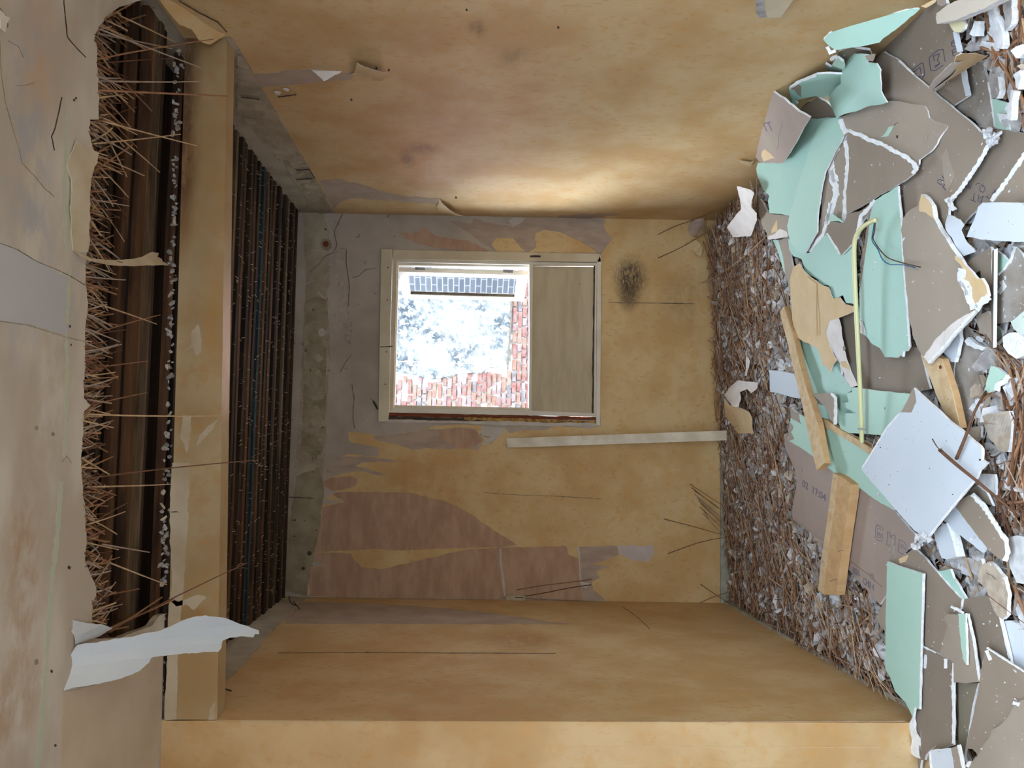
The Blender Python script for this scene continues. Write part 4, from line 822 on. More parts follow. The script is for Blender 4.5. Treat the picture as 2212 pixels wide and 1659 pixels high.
board('brown board scrap with a pale torn corner under the upright board', c2((1860, 950), (1940, 920), (1975, 960), (1975, 1150), (1930, 1090), (1885, 1080), (1865, 1020)), 3.4, K[2], amp=1.2)
o = board('grey sheet with a crumpled fold left of the thick white slab', c2((1650, 215), (1700, 225), (1760, 250), (1790, 290), (1760, 330), (1770, 420), (1820, 490), (1740, 520), (1700, 480), (1690, 380), (1660, 320)), 5.2, M_whiteface, th=.004, amp=1, grid=.02, disp=lambda a, b, p: .012*math.sin(a*5))
WS = board('thick white slab with a rough broken face at the edge of the heap', c2((1788, 380), (1810, 320), (1850, 230), (1870, 160), (1905, 128), (2000, 126), (2100, 130), (2250, 130), (2250, 420), (2100, 410), (1900, 398)), 6.5, M_whiteface, th=.035, amp=1)
board('brown board far right with a dust cloud, crossed by a thin white ridge', c2((2005, 800), (2010, 660), (2080, 560), (2120, 500), (2140, 450), (2190, 500), (2250, 620), (2250, 880), (2150, 960), (2100, 1000), (2010, 1012)), 2, M_dusty, amp=1, edges=[(c2((2140, 450), (2110, 540), (2070, 600), (2020, 650)), 4), (c2((2040, 700), (2060, 740), (2020, 790)), 8)])
board('small green patch of board beside the upright edge', c2((2005, 480), (2050, 510), (2088, 555), (2050, 620), (2008, 660)), 2.6, M_mint2, amp=.8)
board('pale green-white flap of board at the right edge, over the reeds', c2((2110, 1000), (2180, 940), (2250, 890), (2250, 1100), (2180, 1090), (2130, 1050)), 3, simple('pale_mint_face', (206, 220, 214), (196, 212, 206), 3), amp=.8)
board('slim green scrap at the foot of the upright board', c2((2002, 1030), (2040, 1060), (2050, 1140), (2010, 1160), (2000, 1100)), 1.2, M_mint2, amp=.8)
# upright board standing on its edge
ua = [hit(p, heap(.005)) for p in c2((1958, 470), (1975, 1180))]
ub = [hit(p, heap(.13)) for p in c2((2003, 470), (1990, 1205))]
upl = plane3(ua[0], ua[1], ub[0])
hh = []
for z_, pl_ in ((0, heap(.0)), (1, heap(.12))):
    for p in c2((1985, 468), (1988, 1200)): hh.append(hit(p, heap(.0)) if z_ == 0 else None)
pA, pB = hit(c2((1940, 500))[0], heap(.0)), hit(c2((1950, 1165))[0], heap(.0))
tA, tB = hit(c2((1988, 470))[0], heap(.075)), hit(c2((1980, 1190))[0], heap(.075))
nv = _n(np.cross(pB-pA, tA-pA)); nv = nv if nv[1] < 0 or True else nv
thk = .016
nv = toward_eye([pA, pB], nv)
sd = np.array([0, -1, 0])*thk if True else nv*thk
cc_ = [pA, tA, pA+sd, tA+sd, pB, tB, pB+sd, tB+sd]
o = mesh_obj('plasterboard_piece', cc_, [(0, 1, 3, 2), (4, 6, 7, 5), (0, 4, 5, 1), (2, 3, 7, 6), (0, 2, 6, 4), (1, 5, 7, 3)], [K[1], M_gyp], None, [1, 1, 0, 0, 1, 1])
tag(o, 'plasterboard strip standing on its long side, showing a straight white core', 'plasterboard')

# ---- lower half
B16 = board('big brown sheet with outlined capital letters and a time stamp, below the battens', c3((455, 535), (500, 560), (570, 630), (660, 690), (800, 800), (1000, 920), (1230, 1070), (1330, 1180), (1420, 1280), (1400, 1330), (1330, 1400), (1310, 1460), (1210, 1465))+c4((1207, 380), (1150, 465), (1060, 360), (960, 250), (880, 160), (740, 20))+c3((740, 1340), (650, 1260), (515, 1160), (510, 1110), (525, 1000), (550, 860), (520, 760), (460, 640)), 3, K[3], amp=.8)
Pg = boards[-1][1]
c5b = lambda *p: CR(1950, 0, 6.38, *p)
k3 = lambda *p: CR(1700, 1000, 4.878, *p)
lettering(B16, '02  17:04', k3((160, 245))[0], k3((405, 405))[0], 9, Pg, M_print_faint, False)
strokes(B16, [k3((950, 650), (935, 680), (930, 790), (960, 815), (1000, 822), (1008, 765), (970, 735), (968, 750), (985, 770), (982, 790), (952, 780), (958, 690), (990, 700), (1010, 710), (1015, 690), (950, 650)),
              k3((1060, 720), (1080, 735), (1090, 790), (1110, 760), (1140, 765), (1135, 865), (1110, 850), (1105, 800), (1090, 840), (1070, 870), (1050, 860), (1060, 720)),
              k3((1185, 805), (1240, 835), (1260, 880), (1230, 905), (1290, 915), (1260, 930), (1225, 960), (1190, 950), (1168, 920), (1185, 805)), k3((1205, 860), (1230, 875), (1215, 895), (1200, 890), (1205, 860)), k3((160, 60), (158, 95))], Pg, M_print_faint, 1.1)
lettering(B16, '806', k3((690, 1160))[0], k3((765, 1200))[0], 9, Pg, M_print_faint, False)
lettering(B16, 'CH0 4', k3((800, 1270))[0], k3((915, 1350))[0], 9, Pg, M_print_faint, False)
crack(k3((70, 590), (200, 680), (280, 750), (380, 810)), off(Pg, .001), 1.5, B16, K[0]); crack(k3((580, 985), (700, 1060), (860, 1180), (1000, 1310)), off(Pg, .001), 1.8, B16, K[1])
patch(B16, c3((1250, 1300), (1230, 1290), (1210, 1390), (1240, 1440), (1260, 1400)), Pg, M_dusty, amp=1.5)
patch(B16, k3((868, 1165), (905, 1170), (930, 1255), (905, 1235), (880, 1220)), Pg, K[1])
G10 = board('mint green board with torn brown scallops at its end, under the leaning batten', c3((480, 580), (490, 500), (500, 420), (530, 360), (600, 410), (700, 460), (720, 445), (900, 560), (1095, 690), (1150, 830), (1255, 1090), (1160, 1040), (1000, 925), (800, 800), (660, 693), (560, 625)), 4, M_mint2, amp=1)
Pg10 = boards[-1][1]
patch(G10, c3((495, 350), (560, 385), (575, 460), (545, 440), (505, 420)), Pg10, K[2]); patch(G10, c3((480, 585), (490, 440), (520, 480), (500, 520), (525, 570)), Pg10, K[2])
B26 = board('brown dusty board under the foot of the white square, on the green strip side', c4((1275, 130), (1340, 95), (1400, 50), (1480, 120), (1560, 215), (1650, 320), (1752, 425), (1745, 480), (1690, 640), (1640, 830), (1460, 775), (1460, 235), (1210, 145)), 3.6, K[0], amp=1.0)
patch(B26, c4((1290, 130), (1360, 100), (1340, 150), (1300, 165)), boards[-1][1], M_cream)
board('small rounded brown board lobe left of the long green strip', c4((1215, 360), (1180, 430), (1160, 500), (1122, 550), (1150, 610), (1200, 672), (1215, 500)), 2.6, K[2], amp=.8)
G11 = board('long upright mint green strip with a pointed foot, in front of the pier', c4((1207, 148), (1300, 185), (1400, 215), (1470, 238), (1462, 500), (1455, 760), (1450, 1000), (1442, 1230), (1410, 1210), (1395, 1300), (1385, 1270), (1340, 1180), (1265, 1100), (1230, 1000), (1192, 935), (1195, 600)), 5, M_mint2, amp=.5, edges=[(c4((1466, 240), (1460, 500), (1453, 800), (1444, 1200)), 1.6)])
board('green sliver with a rough rim between brown board and reeds', c4((1573, 218), (1665, 203), (1690, 270), (1735, 335), (1782, 420), (1752, 428), (1660, 320)), 3, M_mint, amp=1)
board('brown board with a white frayed side standing beside the long green strip', c4((1452, 765), (1540, 800), (1640, 860), (1692, 885), (1690, 1100), (1692, 1300), (1690, 1490), (1600, 1520), (1560, 1490), (1490, 1560), (1480, 1600), (1455, 1600), (1448, 1200)), 4, K[1], amp=.6, edges=[(c4((1690, 890), (1685, 1050), (1690, 1250), (1688, 1480)), 4), (c4((1485, 830), (1480, 930)), 4), (c4((1632, 860), (1628, 930)), 5), (c4((1455, 765), (1560, 815)), 2.5)])
board('olive brown board in the dip between two brown boards', c4((1690, 1030), (1780, 1035), (1872, 1040), (1830, 1200), (1800, 1400), (1770, 1560), (1800, 1700), (1690, 1700)), 2, simple('olive_board', (140, 130, 114), (132, 124, 108), 3), amp=.5)
B20 = board('brown board leaning in the pile with a cut straight right side', c4((1595, 825), (1610, 740), (1640, 640), (1700, 560), (1790, 530), (1830, 700), (1860, 880), (1885, 1030), (1780, 1040), (1692, 1032), (1690, 885)), 4.6, K[2], amp=.6, edges=[(c4((1795, 535), (1835, 720), (1880, 1020)), 3)])
o = board('small brown board with a mint green strip along its edge, on the leaning one', c4((1620, 565), (1640, 535), (1700, 540), (1775, 528), (1780, 700), (1785, 905), (1745, 875), (1720, 790), (1690, 760), (1650, 640)), 5.4, K[2], amp=1, edges=[(c4((1670, 480), (1720, 500), (1760, 525)), 4)])
patch(o, c4((1725, 532), (1776, 530), (1780, 700), (1783, 900), (1765, 870), (1745, 760)), boards[-1][1], M_mint2, amp=.8)
board('flat brown board beneath the plaster flake, at the edge of the reeds', c4((1750, 425), (1900, 400), (1982, 398), (2020, 480), (2050, 620), (2085, 760), (2115, 905), (2020, 840), (1930, 780), (1885, 950), (1870, 900), (1830, 700), (1790, 530), (1745, 480)), 3, K[1], amp=.7, edges=[(c4((1990, 420), (2025, 540), (2060, 680), (2100, 860)), 3.5)])
B23 = board('brown board with a chipped white corner and dark scratches, low in the heap', c4((1930, 778), (2020, 835), (2100, 890), (2250, 985), (2250, 1190), (2100, 1290), (1990, 1380), (1950, 1440), (1870, 1560), (1830, 1520), (1778, 1515), (1830, 1300), (1870, 1100), (1890, 960)), 5, K[0], amp=.6, edges=[(c4((1935, 780), (2080, 875), (2240, 975)), 2.6), (c4((1930, 800), (1960, 870)), 6)])
board('large brown board with a ragged torn side filling the corner of the heap', c4((2190, 1160), (2250, 1170), (2250, 1720), (1770, 1720), (1790, 1650), (1860, 1580), (1900, 1500), (1960, 1430), (1965, 1390), (2040, 1340), (2100, 1270), (2140, 1190)), 6, K[2], amp=1.4, edges=[(c4((1790, 1650), (1810, 1610)), 5), (c4((2125, 1180), (2170, 1195)), 6)])
board('small white-faced board at the foot of the pier side, cut square', c4((1510, 1535), (1560, 1520), (1670, 1512), (1695, 1600), (1705, 1720), (1530, 1720), (1520, 1600)), 6, M_whiteface, amp=1, edges=[(c4((1515, 1540), (1530, 1700)), 3)])
board('brown sliver beside the square white-faced board', c4((1672, 1512), (1730, 1495), (1755, 1600), (1775, 1720), (1705, 1720), (1690, 1600)), 6.4, K[2], amp=.5, edges=[(c4((1725, 1490), (1745, 1580), (1768, 1700)), 5)])
board('torn white plaster skin along the foot of the pier', c4((1395, 1245), (1412, 1400), (1440, 1440), (1450, 1500), (1425, 1480), (1440, 1590), (1400, 1570), (1370, 1540), (1385, 1440), (1362, 1340), (1385, 1300)), 4, M_gyp, th=.006, amp=1.3, name='plaster_skin', cat='plaster')
board('brown offcut hidden between the pier foot and the white-frayed board', c4((1400, 1230), (1450, 1240), (1455, 1600), (1440, 1700), (1420, 1440), (1405, 1330)), 3.4, K[1], amp=.8)
WSQ = board('large square white board lying diagonally on top of the heap', c3((1400, 195), (1470, 262), (1620, 400), (1760, 515), (1860, 600), (1897, 640), (1895, 720), (1935, 745), (1880, 800), (1850, 868), (1750, 985), (1640, 1120), (1500, 1295), (1440, 1260), (1400, 1235), (1250, 1065), (1130, 925), (1015, 790), (1060, 720), (1100, 660), (1150, 575), (1205, 500), (1245, 430), (1300, 375), (1385, 375), (1420, 300)), 8, M_whiteface, amp=.9, edges=[(c3((1855, 862), (1750, 982), (1640, 1118), (1500, 1292)), 2.5), (c3((1025, 778), (1100, 655), (1200, 490), (1290, 385)), 2)])
Psq = boards[-1][1]
patch(WSQ, c3((1400, 200), (1425, 270), (1415, 330), (1380, 385), (1300, 390), (1330, 330)), Psq, K[2], -.002)
for x, y, r in ((1883, 722, 7), (1683, 975, 4), (1155, 632, 4), (1515, 785, 3)):
    patch(WSQ, [(a+r/3.4*math.cos(t), b+r/3.4*math.sin(t)) for (a, b) in c3((x, y)) for t in np.arange(0, 6.2, .9)], Psq, M_crack, amp=0, name='screw_hole')
for x, y in ((1430, 1280), (1400, 1340), (1460, 1300), (1380, 1310), (1410, 1370), (1500, 1290)):
    pass
W8 = board('white strip of board angled out from under the white square', c3((1620, 1165), (1705, 1060), (1800, 1180), (1935, 1352), (1905, 1400), (1800, 1320), (1700, 1240)), 4, M_whiteface, amp=.8)
board('chunky white gypsum bar below the white square', c3((1545, 1245), (1600, 1205), (1640, 1185), (1680, 1300), (1712, 1430), (1640, 1450), (1605, 1440), (1570, 1340)), 4.4, M_whiteface, th=.03, amp=1)
board('curved brown sliver with a frayed white rim, right of the white strip', c3((1700, 1058), (1770, 1000), (1830, 970), (1900, 1040), (1960, 1130), (2010, 1220), (2060, 1300), (2092, 1400), (2050, 1462), (1950, 1385), (1880, 1300), (1790, 1180)), 4.8, K[0], amp=.9, edges=[(c3((1825, 975), (1900, 1050), (1960, 1140), (2010, 1225), (2070, 1310), (2085, 1400), (2060, 1460)), 7)])
board('brown offcut behind the curved sliver near the twig', c3((1800, 950), (1860, 905), (1930, 960), (1980, 1060), (1900, 1030), (1840, 980)), 2.6, K[0], amp=.7)
def plflake(label, pix, lv, mat, th=.008, amp=1.2): return board(label, pix, lv, mat, th, amp, name='plaster_flake', cat='plaster', edge=M_gyp)
o = plflake('grey plaster slab with combed reed grooves, on the reed litter', c3((1900, 402), (1960, 388), (2040, 375), (2095, 365), (2115, 460), (2108, 560), (2090, 665), (2020, 655), (1985, 600), (1945, 560), (1920, 480)), 2.4, M_flake[2], .014)
Pf = boards[-1][1]
for i in range(9):
    x = 1925+i*20; patch(o, strip_px(c3((x-15+i*2, 540-i*8+30), (x+40, 400)), 1.2, .3, i), Pf, M_flake[1], amp=0, name='reed_groove')
plflake('pale plaster piece under the long twig at the corner of the white square', c3((1865, 850), (1900, 825), (1990, 828), (2000, 900), (1998, 985), (1930, 930), (1885, 895)), 2.2, M_flake[0])
plflake('small off-white piece between the pine batten and the reeds', c3((1790, 490), (1890, 475), (1895, 560), (1850, 600), (1800, 540), (1755, 520)), 1.6, M_flake[2])
plflake('broad greyish plaster slab at the right edge, half buried in reeds', c3((2070, 1290), (2150, 1275), (2250, 1290), (2250, 1640), (2150, 1620), (2100, 1500), (2110, 1400)), 2, M_flake[0], .016)
plflake('grey plaster flake with a hooked top beside the brown boards', c4((1890, 128), (1905, 170), (1950, 150), (2000, 190), (2060, 262), (2090, 400), (2082, 540), (2050, 572), (2010, 545), (1960, 440), (1925, 340), (1865, 290), (1880, 200)), 3.4, M_flake[2], .012)
crack(c4((1930, 235), (1970, 250), (2000, 280)), off(boards[-1][1], .001), 1.2, o)
plflake('pale blue-white plaster lump at the right edge under the chipped board', c4((2065, 582), (2110, 580), (2150, 600), (2180, 640), (2250, 660), (2250, 1000), (2180, 940), (2110, 900), (2080, 760), (2062, 690)), 2.2, M_whiteface, .02)
plflake('crumpled white lump right of the upright board', c2((2050, 1110), (2100, 1080), (2160, 1080), (2207, 1150), (2200, 1250), (2150, 1270), (2090, 1230), (2055, 1180)), 3, M_gyp, .03, 2)
plflake('ragged white gypsum shred on the dusty board', c2((1770, 1140), (1800, 1110), (1830, 1140), (1880, 1170), (1935, 1185), (1900, 1210), (1840, 1195), (1790, 1170)), 1.4, M_gyp, .012, 1.5)
plflake('folded white paper cone between brown boards', c2((1605, 1200), (1660, 1150), (1735, 1050), (1740, 1130), (1700, 1295), (1665, 1290), (1640, 1250)), 2.2, M_whiteface, .012)
G7 = board('mint green scrap with a gnawed white rim, lying on loose reeds', c2((1930, 1445), (1950, 1380), (1965, 1320), (2020, 1340), (2095, 1390), (2080, 1420), (2030, 1420), (2010, 1450), (2000, 1495), (1945, 1518), (1920, 1500)), 2.6, M_mint2, amp=1.2, edges=[(c2((2090, 1395), (2060, 1430), (2025, 1450), (2000, 1500)), 9)])
TS = board('thick whitish plaster slab with a crumbly front lying at the top of the heap', c1((1568, 95), (1640, 40), (1730, 0), (1780, -20), (2060, -20), (2020, 5), (1930, 55), (1800, 105), (1700, 150), (1640, 160), (1570, 175), (1562, 130)), 7, simple('cream_slab', (206, 198, 186), (196, 188, 176), 3), th=.03, amp=1.3)
board('cream plaster chip under the thick slab', c1((1655, 170), (1700, 150), (1745, 125), (1778, 180), (1770, 210), (1740, 238), (1695, 232)), 4.5, simple('cream_chip', (224, 216, 180), (214, 206, 172), 3), amp=.6, name='plaster_chip', cat='plaster')
board('rounded brown offcut touching the thick slab by the wall', c1((1570, -20), (1630, -20), (1640, 25), (1600, 45), (1570, 30)), 5, K[3], amp=.5)
board('small ochre wallpaper scrap by the wall, above the thick slab', c1((1450, 45), (1500, 20), (1570, -10), (1560, 15), (1490, 58)), 4.5, M_cream, pl=anch(('w', 1990, 16, .03), ('w', 2020, 4, .03), (2000, 18, .06)), th=.003, name='wallpaper_scrap', cat='wallpaper')
for i, (l, pts, wd) in enumerate((('thin white plastic strip lying across the brown sheet, upper part near the slab', c1((1702, 232), (1718, 310), (1734, 380)), 9), ('thin white strip with a rounded end beside the yellow paper curl', c1((1755, 490), (1770, 590), (1795, 700)), 9))):
    o = sheet('white_strip', strip_px(pts, wd, .4, i), heap(z_at(3.4)), [M_whiteface]*3, .006); tag(o, l, 'strip')
YCp = anch((2010, 190, .06), (2060, 150, .12), (2120, 110, .09))
o = board('long twisted curl of yellowed wallpaper across the brown sheet', c1((1510, 640), (1545, 590), (1600, 540), (1650, 500), (1680, 462), (1672, 440), (1700, 392), (1740, 370), (1830, 345), (1880, 352), (1925, 370), (1870, 410), (1832, 442), (1770, 480), (1725, 530), (1700, 590), (1680, 612), (1640, 660), (1602, 708), (1560, 690)), 6, M_cream, pl=YCp, th=.0015, amp=.7, grid=.015, disp=lambda a, b, p: .018*math.sin(a*5+b*3), name='wallpaper_curl', cat='wallpaper', edge=M_paperwhite)
sheet('paper_reverse', c1((1510, 640), (1545, 590), (1600, 540), (1680, 462), (1800, 445), (1832, 444), (1725, 505), (1640, 590), (1600, 705), (1560, 690)), off(YCp, .018), M_paperwhite, .001, 1, 6, o)
CS = board('large torn cream wallpaper sheet with a long fold, left of the conduit', c2((500, 720), (505, 660), (520, 600), (565, 570), (600, 620), (650, 670), (720, 720), (780, 745), (810, 830), (860, 820), (895, 870), (960, 890), (965, 920), (900, 950), (850, 970), (790, 990), (760, 1040), (760, 1100), (790, 1180), (845, 1280), (820, 1310), (795, 1372), (770, 1320), (742, 1320), (720, 1250), (690, 1190), (600, 1150), (530, 1110), (512, 1000), (505, 850)), 4.6, M_cream, th=.002, amp=1.1, name='wallpaper_sheet', cat='wallpaper', grid=.03, disp=lambda a, b, p: .004*math.sin(a*8))
crack(c2((625, 670), (690, 720), (688, 850), (692, 1100)), off(boards[-1][1], .006), 1.8, CS, simple('fold_tan', (196, 166, 120), (186, 156, 110), 5))
GW = board('grey-white torn paper with a cream fringe hanging off the tape-marked board', c2((760, 1090), (790, 990), (850, 972), (870, 1040), (890, 1200), (940, 1360), (985, 1465), (940, 1480), (900, 1420), (862, 1300), (840, 1280), (790, 1185)), 4.4, M_paperwhite, th=.002, amp=1.2, name='paper_sheet', cat='paper')
patch(GW, c2((862, 1290), (900, 1285), (940, 1340), (930, 1350), (880, 1330)), boards[-1][1], M_cream); patch(GW, c2((882, 1180), (895, 1175), (902, 1200), (885, 1210)), boards[-1][1], K[0])
for lb, px, mt_, lv in (('long pale plaster bar pointing down out of the dark gap beside the thick slab', c5b((1160, 90), (1225, 75), (1270, 200), (1330, 330), (1375, 480), (1385, 620), (1355, 675), (1280, 650), (1240, 520), (1200, 330)), M_flake[0], 3),
        ('short white plaster block with a facet, left of the long pale bar', c5b((985, 290), (1045, 292), (1035, 500), (970, 500), (915, 470), (960, 380)), M_gyp, 2.6),
        ('grey-green plaster piece with a white foot at the top edge', c5b((1350, -20), (1500, -20), (1505, 260), (1490, 330), (1410, 425), (1392, 330), (1410, 260)), M_flake[1], 2.6),
        ('white faceted plaster lump beside the fork of the paper curl tail', c5b((1480, 700), (1560, 640), (1650, 610), (1665, 740), (1600, 805), (1560, 800)), M_gyp, 3),
        ('grey plaster piece under the dusty board edge, topmost beside the green scrap', c5b((1185, 1015), (1250, 1040), (1310, 1060), (1335, 1250), (1290, 1360), (1225, 1345), (1190, 1150)), M_flake[1], 2),
        ('upright white plaster splinter right of the green scrap', c5b((1490, 1240), (1530, 1260), (1500, 1460), (1485, 1660), (1440, 1640), (1430, 1450), (1470, 1400)), M_flake[0], 3),
        ('pale curved plaster splinter in the reeds at the right edge', c5b((1520, 1030), (1610, 970), (1625, 1080), (1590, 1235), (1555, 1200), (1550, 1100)), M_flake[0], 2.4)):
    plflake(lb, px, lv, mt_, .02)
# scraps on the reed litter by the far wall
def scrap(label, pix, anchors, mats, disp=None, name='wallpaper_scrap'):
    pl = plane3(*anchors); o = sheet(name, pix, pl, mats, .0015, .9, 5, None, .012, disp or (lambda a, b, p: .01*math.sin(a*6+b*3))); tag(o, label, 'wallpaper'); return o
hz = lambda x, y, h: hit((x, y), heap(h))
c5 = lambda *p: CR(1260, 380, 4.424, *p)
scrap('crumpled whitish wallpaper piece on the litter in the far corner', c5((1485, 90), (1520, 95), (1610, 130), (1640, 160), (1620, 300), (1670, 350), (1660, 420), (1620, 480), (1595, 580), (1520, 575), (1440, 580), (1385, 490), (1420, 430), (1490, 330), (1500, 210)), (hz(1600, 405, .16), hz(1640, 480, .07), hz(1585, 505, .04)), [M_paperwhite, M_paperwhite, M_cream])
scrap('grey wallpaper tongue curling away from the far corner', c5((1085, 335), (1140, 350), (1150, 420), (1148, 500), (1110, 575), (1020, 560), (985, 500), (1000, 440)), (PY((1490, 500), YB-.02), PY((1510, 455), YB-.03), PY((1518, 500), YB-.12)), [M_backing_grey, M_paperwhite, M_cream])
scrap('small ochre wallpaper shred low on the back wall by the reeds', c5((990, 670), (1080, 610), (1110, 640), (1140, 690), (1125, 770), (1085, 750), (1040, 700), (1010, 715)), (PY((1490, 525), YB-.01), PY((1512, 520), YB-.05), PY((1512, 555), YB-.04)), [M_cream, M_cream, M_paperwhite])
o = scrap('curled white and tan wallpaper piece on the reeds near the white lath', c3((20, 250), (60, 200), (125, 145), (215, 150), (250, 150), (245, 200), (205, 235), (170, 200), (120, 225), (135, 290), (130, 340), (75, 330), (25, 270)), (hz(1566, 855, .06), hz(1630, 825, .06), hz(1590, 875, .10)), [M_paperwhite, M_paperwhite, M_cream])
scrap('tan leaf-shaped wallpaper piece lying on the reeds near the white lath', c3((20, 270), (75, 330), (130, 345), (190, 380), (225, 430), (240, 530), (190, 525), (130, 530), (60, 480), (25, 400)), (hz(1570, 870, .085), hz(1628, 930, .03), hz(1580, 920, .04)), [M_cream, M_paperwhite, M_paperwhite])
scrap('thin white pointed paper sliver in the middle of the litter', c2((165, 1310), (180, 1245), (192, 1290), (190, 1390), (160, 1395)), (hz(1610, 770, .05), hz(1616, 810, .03), hz(1607, 810, .03)), [M_paperwhite]*3)

# ---- timber
def timber(label, pix, level, mat, th, pl=None, name='pine_batten', cat='batten'):
    o = sheet(name, pix, pl if pl is not None else heap(z_at(level)), [mat, M_pine_dark if mat is M_pine else mat, mat], th, .3, 20)
    b = o.modifiers.new('b', 'BEVEL'); b.width = .0015; b.segments = 1; b.limit_method = 'ANGLE'; b.angle_limit = .8
    tag(o, label, cat); boards.append((pix, pl if pl is not None else heap(z_at(level)), level)); return o
o = timber('pale pine batten leaning across the green boards, its end cut square', [(1684, 674), (1693, 661), (1712, 720), (1727, 786), (1745, 850), (1765, 912), (1781, 1000), (1764, 1016), (1748, 950), (1731, 868), (1712, 790), (1700, 738)], 8, M_pine, .03, anch((1690, 668, .075), (1773, 1008, .13), (1760, 880, .108)))
o = timber('orange-brown pine batten lying on the big lettered sheet', [(1799, 1022), (1818, 1030), (1839, 1047), (1832, 1100), (1822, 1169), (1814, 1230), (1807, 1286), (1777, 1284), (1767, 1274), (1773, 1220), (1780, 1169), (1790, 1100)], 6, M_pine_dark, .038)
Pt = boards[-1][1]
patch(o, [(1799, 1022), (1809, 1026), (1802, 1100), (1792, 1169), (1784, 1230), (1779, 1284), (1767, 1274), (1773, 1220), (1780, 1169), (1790, 1100)], Pt, M_pine, .001, 0, .001, 'bevelled_face')
for (x, y) in ((1801, 1032), (1795, 1095), (1781, 1183), (1777, 1212)):
    patch(o, [(x-3, y), (x+3, y+1), (x+3, y+2), (x-3, y+2)], Pt, M_metal, .003, 0, .002, 'staple')
crack([(1806, 1252), (1798, 1253), (1793, 1256)], off(Pt, .001), 1.5, o); crack([(1822, 1189), (1814, 1190), (1811, 1192)], off(Pt, .001), 1.2, o)
o = timber('pine batten with a knot running out from under the white-edged board', [(1988, 768), (2000, 760), (2034, 775), (2046, 812), (2058, 850), (2074, 925), (2060, 915), (2044, 902), (2024, 860), (2003, 803)], 4.5, M_pine, .024)
patch(o, [(2031+3*math.cos(a), 793+4.5*math.sin(a)) for a in range(6)], boards[-1][1], M_redwood, .001, 0, .001, 'knot')
o = timber('dusty batten half hidden between green board and grey-brown sheet', c3((700, 415), (760, 430), (860, 500), (1000, 580), (1110, 650), (1092, 690), (900, 570), (700, 455)), 4.6, M_pine, .02)
tube('bent_nail', [hit(p, heap(.1)) for p in c3((945, 535), (1020, 570), (1100, 610))], .0016, M_metal, o)
tube('bent_nail', [hit(p, heap(.1)) for p in c3((1115, 572), (1095, 640), (1075, 635))], .0016, M_metal, o)
# white lath leaning against the back wall
la = [PY((1093, 947), YB-.03), PY((1097, 967), YB-.03), hit((1572, 951), heap(.02)), hit((1570, 930), heap(.02))]
o = mesh_obj('white_lath', [p+np.array(d) for p in la for d in ((0, 0, 0), (0, .012, .0))], [(0, 2, 4, 6), (1, 7, 5, 3), (0, 1, 3, 2), (2, 3, 5, 4), (4, 5, 7, 6), (6, 7, 1, 0)], simple('worn_white_paint', (214, 206, 188), (190, 180, 158), 9, rough=.35, spec=.5))
tag(o, 'long white-painted strip of trim propped against the back wall', 'trim strip')
# shelf stump on the right wall at the frame's edge
sp = [hit(p, WRo(.01)) for p in c1((245, -60), (560, -60), (520, 0), (430, 128))]
pl = sh(plane3(*sp[:3]), 0); o = sheet('timber_end', c1((262, -80), (560, -80), (522, 0), (470, 70), (430, 130), (300, 130), (262, 118)), WRo(.05), [M_white_paint, M_flake[0], M_flake[0]], .05, .6, 8)
tag(o, 'painted timber end fixed to the wallpapered wall, its broken face chipped', 'timber')
patch(o, c1((245, -80), (300, -80), (310, 60), (330, 128), (270, 130), (248, 90)), WRo(.05), M_flake[1], .001, 1.4, .004, 'chipped_end')
# junction box stub and two reeds caught on the back wall
jb = tag(box('junction_box', *(sorted((PY((1000, 1284), YB)[0], PY((1000, 1303), YB)[0]))), YB-.03, YB-.001, PY((1134, 1290), YB)[2], PY((1092, 1290), YB)[2], simple('box_plastic', (190, 180, 156), (170, 158, 134), 20), None, .003), 'small painted junction box low in the corner of the back wall', 'junction box')
box('cover_seam', *(sorted((PY((1000, 1287), YB)[0], PY((1000, 1289), YB)[0]))), YB-.032, YB-.0295, PY((1130, 1290), YB)[2], PY((1112, 1290), YB)[2], M_crack, jb)
tag(tube('reed_stalk', smoothline([PY(p, YB-.012) for p in ((1116, 1274), (1170, 1265), (1230, 1258), (1279, 1251))]), .0028, M_reed[0], None, 6), 'upper reed stuck horizontally on the wall above the junction box', 'reed')
tag(tube('reed_stalk', smoothline([PY(p, YB-.012) for p in ((1134, 1288), (1180, 1280), (1230, 1270), (1277, 1263))]), .0028, M_reed[2], None, 6), 'lower reed stuck on the wall beside the junction box', 'reed')
# dangling wire knot at the cornice
tag(tube('wire_stub', smoothline([hit(p, WLo(.02)) for p in ((624, 1288), (628, 1302), (640, 1308), (634, 1300), (648, 1316))]), .003, M_crack, None, 5), 'short black wire stub dangling from the corner under the stripped ceiling', 'wire')

# ---- conduit and wires
zc_ = .155
cpts = smoothline([hit(p, heap(h)) for p, h in (((1892, 475), .14), ((1872, 484), .145), ((1858, 496), .15), ((1848, 514), .15), ((1845, 540), .15), ((1846, 590), .145), ((1849, 660), .14), ((1853, 740), .135), ((1857, 820), .13), ((1860, 900), .12), ((1862, 958), .11))], 5)
o = tag(tube('electrical_conduit', cpts, .0085, M_conduit, None, 12), 'pale yellow plastic conduit with a bent end, lying on the heap', 'conduit')
for (x, y) in ((1860, 926),):
    tube('clip', [hit((x-6, y), heap(.128)), hit((x-4, y+1), heap(.142)), hit((x+4, y+1), heap(.142)), hit((x+12, y), heap(.128))], .003, M_metal, o, 6)
tag(tube('wire', smoothline([hit(p, heap(h)) for p, h in (((1891, 477), .14), ((1889, 500), .125), ((1886, 515), .11), ((1894, 530), .105), ((1905, 545), .105), ((1920, 558), .105), ((1950, 568), .11), ((1988, 577), .12))]), .0021, M_wire_n, None, 6), 'brown insulated wire coming out of the conduit end', 'wire')
